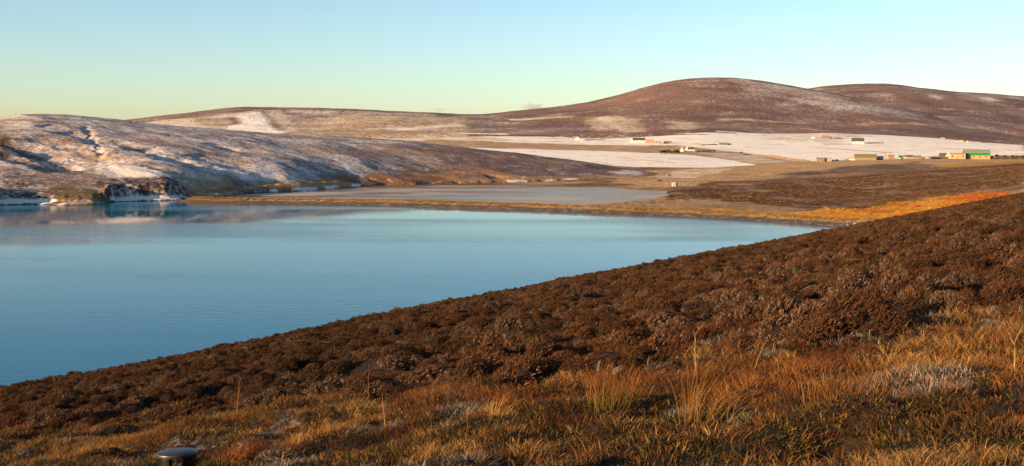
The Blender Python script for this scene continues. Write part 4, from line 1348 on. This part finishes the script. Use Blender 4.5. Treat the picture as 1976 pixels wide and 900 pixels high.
def leaf_cloud(rng, blobs, n, size, cols):
    V = []; Fc = []; Cc = []
    for i in range(n):
        bx_, by_, bz_, rx, ry, rz = rng.choice(blobs)
        while True:
            p = Vector((rng.uniform(-1, 1), rng.uniform(-1, 1), rng.uniform(-1, 1)))
            if .25 < p.length < 1: break
        c = Vector((bx_ + p.x * rx, by_ + p.y * ry, bz_ + p.z * rz))
        a = Vector((rng.gauss(0, 1), rng.gauss(0, 1), rng.gauss(0, 1))).normalized()
        b_ = a.cross(Vector((rng.gauss(0, 1), rng.gauss(0, 1), rng.gauss(0, 1)))).normalized()
        s_ = size * rng.uniform(.5, 1.3)
        q = len(V)
        V += [c - a * s_, c + b_ * s_ * .6, c + a * s_, c - b_ * s_ * .6]
        k = rng.choice(cols); v = rng.uniform(.6, 1.4)
        Cc += [[t_ * v for t_ in k]] * 4
        Fc += [(q, q + 1, q + 2), (q, q + 2, q + 3)]
    return mesh_np('leaves', np.array([tuple(v) for v in V]), np.array(Fc), np.array(Cc), smooth=False)


L_DARK = [(0.05, 0.042, 0.018), (0.07, 0.05, 0.022), (0.04, 0.045, 0.018)]
L_BROWN = [(0.10, 0.06, 0.03), (0.08, 0.05, 0.028), (0.13, 0.08, 0.04)]


def shrub(name, label, cat, px0, px1, base, top, cols, n=260, group=None, trunk=False, y0=900):
    x, y, z, s = site((px0 + px1) / 2, base, y0)
    w = (px1 - px0) * s; hgt = (base - top) * s
    root = empty(name, (x, y, z), math.atan2(-x, y)); tag(root, label, cat, group)
    k = max(1, int(w / (hgt * 1.1)))
    blobs = []
    for i in range(k):
        cx_ = -w / 2 + w * (i + .5) / k
        hh = hgt * prng.uniform(.75, 1.0)
        blobs.append((cx_, prng.uniform(-.3, .3), hh * (.56 if trunk else .45), w / k * .62, w / k * .5, hh * .46))
        blobs.append((cx_ + prng.uniform(-.2, .2) * w / k, 0, hh * .72, w / k * .36, w / k * .36, hh * .3))
    me = leaf_cloud(prng, blobs, n * k, max(.22, hgt * .09), cols)
    me.materials.append(M_LEAF)
    o = link('crown' if trunk else 'foliage', me, None, root)
    mb = MB()
    for bl in blobs[::2]:
        mb.tube([(bl[0], 0, -.6), (bl[0] + .1, 0, hgt * .3), (bl[0] - .05, .1, hgt * .75)], [.05 * hgt, .035 * hgt, .01 * hgt], 5)
        mb.tube([(bl[0] + .05, 0, hgt * .25), (bl[0] + .2 * hgt, .1, hgt * .55)], [.025 * hgt, .008 * hgt], 4)
    mb.build('trunk' if trunk else 'stem', M_BARK, root)
    return root


TR = 'dark wind-bent trees sheltering the white farm'
for i, (a_, b_, t_, lb) in enumerate([(1272, 1280, 288.5, 'first dark tree of the shelter row, furthest from the white gable'), (1279, 1287, 287.5, 'second dark tree in the shelter row before the white gable'), (1286, 1293, 288, 'third dark tree in the shelter row before the white gable'), (1293, 1300, 290.5, 'shortest dark tree in the shelter row before the white gable'), (1299, 1306, 289, 'dark tree second nearest to the bright white gable'), (1305, 1312, 288.5, 'dark tree touching the bright white gable')]):
    shrub('tree', lb, 'tree', a_, b_, 297, t_, L_DARK, 300, TR, True)
shrub('hedge', 'dark evergreen hedge on the sunny side of the sheltered white farm', 'hedge', 1346, 1382, 295, 289, L_DARK, 220)
shrub('hedge', 'low dark bushes in a row beside the leftmost white cottage', 'hedge', 1130, 1167, 271.2, 267.5, L_DARK, 160)
shrub('hedge', 'low hedge running out from the lone white slate-roofed house', 'hedge', 1675, 1704, 278, 274, L_BROWN, 160)
shrub('hedge', 'thin dark hedge line on the upper snow field below the brown steading', 'hedge', 1588, 1643, 279.5, 277.5, L_BROWN, 60)
shrub('bush', 'grey brown bush at the corner of the field boundary', 'bush', 1424, 1434, 298, 292.5, L_BROWN, 220)
shrub('hedge', 'scrubby hedge climbing along the snow field edge from the corner bush', 'hedge', 1434, 1448, 299.5, 296.5, L_BROWN, 150)
shrub('bush', 'large dark bush past the red trailer by the green barn', 'bush', 1921, 1958, 308, 297.5, L_BROWN + L_DARK, 330)
shrub('bush', 'dark bush cut by the picture edge beyond the green barn', 'bush', 1958, 1990, 308, 298.5, L_BROWN + L_DARK, 330)
shrub('hedge', 'small dark plantation at the hill foot past the bungalow', 'hedge', 1893, 1912, 277, 273.5, L_DARK, 150)
shrub('bush', 'thin bare bush beside the brown steading on the upper field', 'bush', 1601, 1608, 269, 263.5, L_BROWN, 120)
shrub('bush', 'small leaning bush past the broken stone shed', 'bush', 1622, 1628, 269, 265.5, L_DARK, 140)
shrub('bush', 'low dark juniper on the grass behind the small hut', 'bush', 1289, 1296, 340.5, 336.5, L_DARK, 200, y0=600)
shrub('bush', 'flat dark clump on the grass just left of the small hut', 'bush', 1269, 1277, 350, 347.5, L_DARK, 200, y0=600)
# field boundaries: low walls
def wall_line(label, pix, hgt, mat):
    pts = [VALLEY.hit(px, py, 900, 2300) for px, py in pix]
    o = MB()
    P_ = []
    for (x0, y0_, z0_), (x1, y1_, z1_) in zip(pts[:-1], pts[1:]):
        k = 14
        for i in range(k):
            t_ = i / k
            xx, yy = x0 + (x1 - x0) * t_, y0_ + (y1_ - y0_) * t_
            P_.append((xx, yy, float(VALLEY.z(np.array([xx]), np.array([yy]))[0])))
    P_.append(pts[-1])
    n = len(P_)
    vs = []; fs = []
    for i, (xx, yy, zz_) in enumerate(P_):
        hq = hgt * (0.75 + .5 * prng.random())
        dx_, dy_ = (P_[min(i + 1, n - 1)][0] - P_[max(i - 1, 0)][0]), (P_[min(i + 1, n - 1)][1] - P_[max(i - 1, 0)][1])
        l_ = math.hypot(dx_, dy_); ax_, ay_ = -dy_ / l_ * .35, dx_ / l_ * .35
        vs += [(xx - ax_, yy - ay_, zz_ - .6), (xx - ax_ * .7, yy - ay_ * .7, zz_ + hq), (xx + ax_ * .7, yy + ay_ * .7, zz_ + hq), (xx + ax_, yy + ay_, zz_ - .6)]
        if i:
            q = 4 * (i - 1)
            fs += [(q, q + 4, q + 5, q + 1), (q + 1, q + 5, q + 6, q + 2), (q + 2, q + 6, q + 7, q + 3)]
    fs += [(0, 1, 2, 3), (4 * n - 1, 4 * n - 2, 4 * n - 3, 4 * n - 4)]
    o.add(vs, fs)
    return tag(o.build('field_wall', mat), label, 'wall')


wall_line('dark overgrown wall slanting down between snow field and tan grass', [(1448, 299), (1500, 304), (1560, 312.5)], 1.6, M_WOOD)
wall_line('broken dark wall in front of the houses by the green barn', [(1795, 307.5), (1812, 307), (1830, 306.5)], 1.8, M_STONE)
wall_line('thin field wall crossing the snow behind the leftmost cottage', [(985, 256), (1040, 262), (1105, 268)], 1.2, M_STONE)
wall_line('faint field wall crossing the wide snow field below the lone slate-roofed house', [(1560, 284), (1640, 290), (1720, 296)], 0.9, M_WOOD)
wall_line('faint field wall on the snow above the green barn', [(1790, 286), (1880, 289), (1976, 292)], 0.9, M_WOOD)
wall_line('thin dark ditch bank across the nearest snow field', [(1195, 305), (1240, 310), (1300, 316)], 0.7, M_WOOD)
wall_line('field wall along the top of the tan strip under the lone olive shed', [(1352, 281), (1385, 280)], 1.2, M_WOOD)

# ---- rocks along the shore at the head of the loch
def rock(label, px, py, w, mat, name='boulder', land='valley'):
    x, y, z = on_water([(px, py)])[0] + (0,)
    if land == 'valley':
        z = max(0.0, float(VALLEY.z(np.array([x]), np.array([y]))[0]))
    import bmesh
    bm = bmesh.new()
    bmesh.ops.create_icosphere(bm, subdivisions=2, radius=.5)
    ox = prng.uniform(0, 99)
    for v in bm.verts:
        c = np.array(v.co)
        k = 1 + .55 * float(perlin(np.array([c[0] * 2.2 + ox]), np.array([c[1] * 2.2 + c[2] * 3.1]), 5)[0]) * 1.6
        v.co = Vector((c[0] * k * w, c[1] * k * w * .8, c[2] * k * w * .62))
    me = bpy.data.meshes.new(name); bm.to_mesh(me); bm.free()
    me.update()
    return tag(link(name, me, mat, None, (x, y, z + .12 * w), prng.uniform(0, 6)), label, 'rock', 'pale rocks at the water edge')


for lb, px, py, w, mt in [
    ('pale round boulder on the bank where the spit meets the golden grass', 1622, 434, 1.5, M_ROCK), ('pale boulder just before the dark slope by the golden grass', 1650, 437, 1.7, M_ROCK), ('small pale rock between two boulders below the golden grass', 1636, 438, 1.0, M_ROCK), ('pale flat rock nearest the heather under the golden grass', 1668, 437, 1.4, M_ROCK), ('pale rock last in the line at the heather edge', 1684, 436, 1.3, M_ROCK),
    ('pale rock on the shingle toe near the right end of the spit', 1535, 430, 1.6, M_ROCK), ('single white rock at the waterline half way along the spit', 1257, 413.5, 1.4, M_ROCK), ('dark red-brown boulder on the spit near its landward end', 1575, 425, 1.5, M_ROCKD), ('second dark boulder beside the red-brown one on the spit', 1586, 425.5, 1.3, M_ROCKD)]:
    rock(lb, px, py, w, mt, land='spit' if px < 1600 else 'valley')

# ---- clouds low over the saddle
m, nt, b = new_mat('cloud_vapour')
nt.nodes.remove(b)
pv = N(nt, 'ShaderNodeVolumePrincipled')
pv.inputs['Color'].default_value = (0.62, 0.58, 0.70, 1)
pv.inputs['Density'].default_value = 0.004
nt.links.new(pv.outputs[0], nt.nodes['Material Output'].inputs['Volume'])
for lb, px, py, wpx, hpx in (('small grey lilac cloud just above the saddle of the hills', 1026, 208, 50, 14), ('faint smaller cloud over the far ridge', 848, 213.5, 26, 10)):
    D0 = 16000.0
    cxw, czw = float(px_u(px)) * D0, EYE - float(px_v(py)) * D0
    W_, H_ = wpx * D0 / F, hpx * D0 / F
    import bmesh
    bm = bmesh.new()
    bmesh.ops.create_uvsphere(bm, u_segments=40, v_segments=20, radius=.5)
    for v in bm.verts:
        c = np.array(v.co)
        k = 1 + .7 * float(fbm(np.array([c[0] * 3 + px]), np.array([c[2] * 2.4 + c[1]]), .8, 3, 7)[0])
        v.co = Vector((c[0] * W_ * k, c[1] * W_ * .6 * k, (c[2] if c[2] > 0 else c[2] * .45) * H_ * k))
    me = bpy.data.meshes.new('cloud'); bm.to_mesh(me); bm.free()
    tag(link('cloud', me, m, None, (cxw, D0, czw)), lb, 'cloud')

# ================================================================== NEAR THINGS
def solo(name, label, px, py, arrays, cat='grass tussock', group=None):
    x, y, z = near_point(px, py)
    V, Fc, Cc = arrays
    me = mesh_np(name, V, Fc, Cc, smooth=False)
    me.materials.append(PM_SOLO)
    o = link(name, me, None, None, (x, y, z - .01))
    return tag(o, label, cat, group)


def tall(px, py0, py1):
    x, y, z = near_point(px, py0)
    return (py0 - py1) * y / F


R_G = (0.060, 0.072, 0.012); R_T = (0.25, 0.072, 0.013)
hh = tall(1185, 808, 705)
solo('rush_tussock', 'upright rush tussock with green base and rust orange tips', 1182, 808, blade_mesh(prng, 330, .30, hh * .86, .0075, .16, (0.06, 0), [(3, R_G, R_T), (2, R_G, (0.19, .075, .02)), (1, (0.10, 0.05, .02), R_T)], segs=4, droop=.12))
solo('grass_tussock', 'tall golden grass tussock leaning beside the forked dry stalk', 1352, 818, blade_mesh(prng, 190, .24, tall(1352, 818, 700) * .9, .006, .2, (0.18, 0), [(3, (0.13, .07, .016), (0.27, .11, .022)), (2, (0.07, .055, .012), (0.22, .075, .015)), (1, (.1, .06, .02), (.34, .2, .06))], segs=4, droop=.25))
solo('grass_tussock', 'thin pale gold stems right of the tall golden tussock', 1400, 812, blade_mesh(prng, 60, .16, tall(1400, 812, 745), .006, .35, (0.35, 0), [(3, (0.22, .13, .03), (0.36, .2, .06))], segs=4, droop=.3))
solo('grass_tussock', 'straw yellow tuft sprouting from the rusty mound in the middle', 962, 818, blade_mesh(prng, 170, .13, tall(962, 818, 760) * .95, .0065, .3, (0.25, 0), [(3, (0.34, .19, .05), (0.44, .27, .08)), (1, G_OR, G_ST)], segs=4, droop=.6))
solo('grass_tussock', 'rust red wind-combed mound of grass beside the straw tuft', 1008, 800, blade_mesh(prng, 420, .30, tall(1008, 800, 745), .006, .75, (0.5, 0.1), [(3, G_RD, G_OR), (2, G_OR, G_GD)], segs=5, droop=1.1))
solo('grass_tussock', 'golden straw tussock at the bottom edge toward the right corner', 1830, 905, blade_mesh(prng, 240, .26, tall(1830, 905, 850), .0065, .35, (0.2, 0), [(3, (0.22, .12, .03), (0.36, .21, .06)), (1, G_OL, G_GD)], segs=4, droop=.4))
solo('grass_tussock', 'fiery red-orange tussock below the dry straight stalk', 505, 875, blade_mesh(prng, 420, .48, tall(505, 875, 838), .0075, .6, (0.4, 0), [(3, G_RD, G_OR), (2, G_OR, G_GD)], segs=4, droop=.8))
solo('grass_tussock', 'bright golden mound of grass left of the straw tuft', 645, 835, blade_mesh(prng, 620, .62, tall(645, 835, 800), .0075, .55, (0.4, 0), [(3, G_GD, G_ST), (2, G_OR, G_GD)], segs=4, droop=.8))
solo('grass_tussock', 'deep red low mound of grass among the heather on the right', 1645, 705, blade_mesh(prng, 460, .38, tall(1645, 705, 682), .006, .7, (0.4, 0), [(4, G_RD, G_RD), (2, G_RD, G_OR)], segs=4, droop=1.0))
solo('grass_tussock', 'row of fine upright amber stems on the right below the red mound', 1640, 760, blade_mesh(prng, 260, .55, tall(1640, 760, 705), .005, .14, (0.08, 0), [(3, (0.12, .06, .02), (0.26, .12, .03))], segs=4, droop=.15))
solo('grass_tussock', 'pale yellow tuft at the bottom edge right of centre', 1075, 905, blade_mesh(prng, 150, .16, tall(1075, 905, 855), .006, .3, (0.25, 0), [(3, G_GD, G_ST)], segs=4, droop=.5))
solo('grass_tussock', 'small yellow tuft at the bottom edge left of centre', 915, 905, blade_mesh(prng, 130, .14, tall(915, 905, 878), .006, .3, (0.25, 0), [(3, G_GD, G_ST)], segs=4, droop=.5))
solo('grass_tussock', 'wispy yellow tussock left of the dry straight stalk', 395, 838, blade_mesh(prng, 260, .5, tall(395, 838, 800), .0065, .3, (0.4, 0), [(3, G_GD, G_ST), (1, G_OL, G_GD)], segs=4, droop=.4))
solo('grass_tussock', 'lone wispy tuft standing in the heather on the left', 110, 800, blade_mesh(prng, 60, .18, tall(110, 800, 775), .007, .25, (0.15, 0), [(3, G_BR, G_ST)], segs=3, droop=.3))

M_STALK = plain_mat('dry_stalk', (0.22, 0.13, 0.055), vary=.3, scale=20)
M_STALKD = plain_mat('brown_stalk', (0.13, 0.055, 0.02), vary=.3, scale=20)


def stalk(label, px, py, paths, rad, mat):
    """dead plant stem; paths in photo-size offsets from the foot, sized to its distance"""
    x, y, z = near_point(px, py)
    s = y / F
    root = empty('dry_stalk', (x, y, z)); tag(root, label, 'stalk')
    for i, pth in enumerate(paths):
        pts = [((a - px) * s, prng.uniform(-.01, .01) * k, (py - q) * s) for k, (a, q) in enumerate(pth)]
        if i == 0: pts[0] = (0, 0, -.05)
        n = len(pts)
        MB().tube(pts, [rad * .72 * (1 if i == 0 else .7) * (1 - .55 * k / (n - 1)) for k in range(n)], 6).build('stem' if i == 0 else 'branch', mat, root, smooth=True)
    return root


stalk('tall forked dry stalk rising behind the golden tussock', 1345, 720, [[(1345, 720), (1343, 690), (1341, 660), (1342, 640), (1344, 625)], [(1342, 642), (1340, 630), (1339, 618)], [(1344, 626), (1351, 616), (1359, 607)], [(1343, 680), (1336, 664), (1330, 652)], [(1349, 618), (1346, 610)]], .011, M_STALK)
stalk('Y-shaped pale dry stalk near the right edge', 1958, 716, [[(1958, 716), (1959, 690), (1958, 668), (1957, 652)], [(1957, 653), (1951, 641), (1947, 630)], [(1957, 653), (1963, 640), (1969, 622)], [(1949, 634), (1942, 626)], [(1966, 632), (1974, 626)]], .011, M_STALK)
stalk('straight brown dry stalk among heather on the left', 457, 812, [[(457, 812), (459, 785), (461, 760), (463, 738)], [(461, 765), (464, 755)]], .020, M_STALKD)
stalk('pale thin straight stalk left of centre', 744, 812, [[(744, 812), (742, 785), (740, 765), (738, 742)], [(740, 762), (744, 752)]], .013, M_STALK)
stalk('slender brown stalk beside the pale thin one', 711, 788, [[(711, 788), (711, 760), (712, 718)], [(711, 745), (714, 736)]], .011, M_STALKD)
stalk('short pale stalk poking up at the bottom edge', 545, 910, [[(545, 910), (545, 895), (546, 882)], [(545, 893), (548, 887)]], .016, M_STALK)
stalk('leaning dry stalk right of the golden tussock', 1452, 730, [[(1452, 730), (1462, 700), (1472, 675), (1480, 660)], [(1468, 684), (1474, 680)]], .007, M_STALK)
stalk('thin dry stalk in the heather left of the rush tussock', 1120, 760, [[(1120, 760), (1112, 735), (1104, 722)], [(1112, 736), (1116, 726)]], .006, M_STALKD)

# ---- black bollard with a domed cap
u = float(px_u(341.5))
YB = 7.6
xb, yb = u * YB, YB
zg = float(near_z(np.array([xb]), np.array([yb]))[0])
rb = 41.0 / F * YB * .98
ztop = EYE - float(px_v(874)) * YB
bol = empty('bollard', (xb, yb, zg), math.atan2(-xb, yb))
tag(bol, 'black metal bollard with domed cap and open slots at the bottom edge', 'bollard')
hgt = ztop - zg
bol.rotation_euler = (math.radians(-5.5), 0, math.atan2(-xb, yb))


def lathe(profile, n=48):
    mb = MB()
    vs = []; fs = []
    for r_, z_ in profile:
        for k in range(n):
            t_ = 2 * math.pi * k / n
            vs.append((r_ * math.cos(t_), r_ * math.sin(t_), z_))
    for i in range(len(profile) - 1):
        for k in range(n):
            fs.append((i * n + k, i * n + (k + 1) % n, (i + 1) * n + (k + 1) % n, (i + 1) * n + k))
    fs.append(tuple(range(n)))
    fs.append(tuple((len(profile) - 1) * n + k for k in reversed(range(n))))
    return mb.add(vs, fs)


M_BLK = plain_mat('black_paint', (0.006, 0.005, 0.005), vary=.4, scale=14, rough=.22, spec=.25)
M_CAP = plain_mat('cap_paint', (0.022, 0.017, 0.016), vary=.6, scale=45, rough=.42, spec=.5)
dome = .020
lathe([(rb * .97, hgt - dome - .022), (rb, hgt - dome - .019), (rb, hgt - dome - .004), (rb * .985, hgt - dome), (rb * .93, hgt - dome + .005), (rb * .80, hgt - dome + .010), (rb * .6, hgt - dome + .015), (rb * .35, hgt - dome + .019), (rb * .1, hgt - .0006), (rb * .01, hgt)]).build('cap', M_CAP, bol, smooth=True)
zt = hgt - dome - .022
slot = .26
lathe([(rb * .96, -.15), (rb * .96, zt - slot)]).build('body', M_BLK, bol)
for q in range(4):
    c0 = math.radians(-90 + 90 * q + 19 - 3); c1 = math.radians(-90 + 90 * (q + 1) - 19 - 3)
    vs = []; fs = []
    k = 10
    for i in range(k + 1):
        t_ = c0 + (c1 - c0) * i / k
        for r_ in (rb * .955, rb * .86):
            for z_ in (zt - slot - .01, zt + .005):
                vs.append((r_ * math.cos(t_), r_ * math.sin(t_), z_))
        if i:
            a_ = 4 * (i - 1)
            fs += [(a_, a_ + 4, a_ + 5, a_ + 1), (a_ + 2, a_ + 3, a_ + 7, a_ + 6), (a_ + 1, a_ + 5, a_ + 7, a_ + 3), (a_, a_ + 2, a_ + 6, a_ + 4)]
    fs += [(0, 1, 3, 2), (4 * k, 4 * k + 2, 4 * k + 3, 4 * k + 1)]
    MB().add(vs, fs).build('post', M_BLK, bol)
lathe([(rb * 1.15, -.12), (rb * 1.15, .02), (rb * .98, .035)]).build('base_collar', M_BLK, bol)
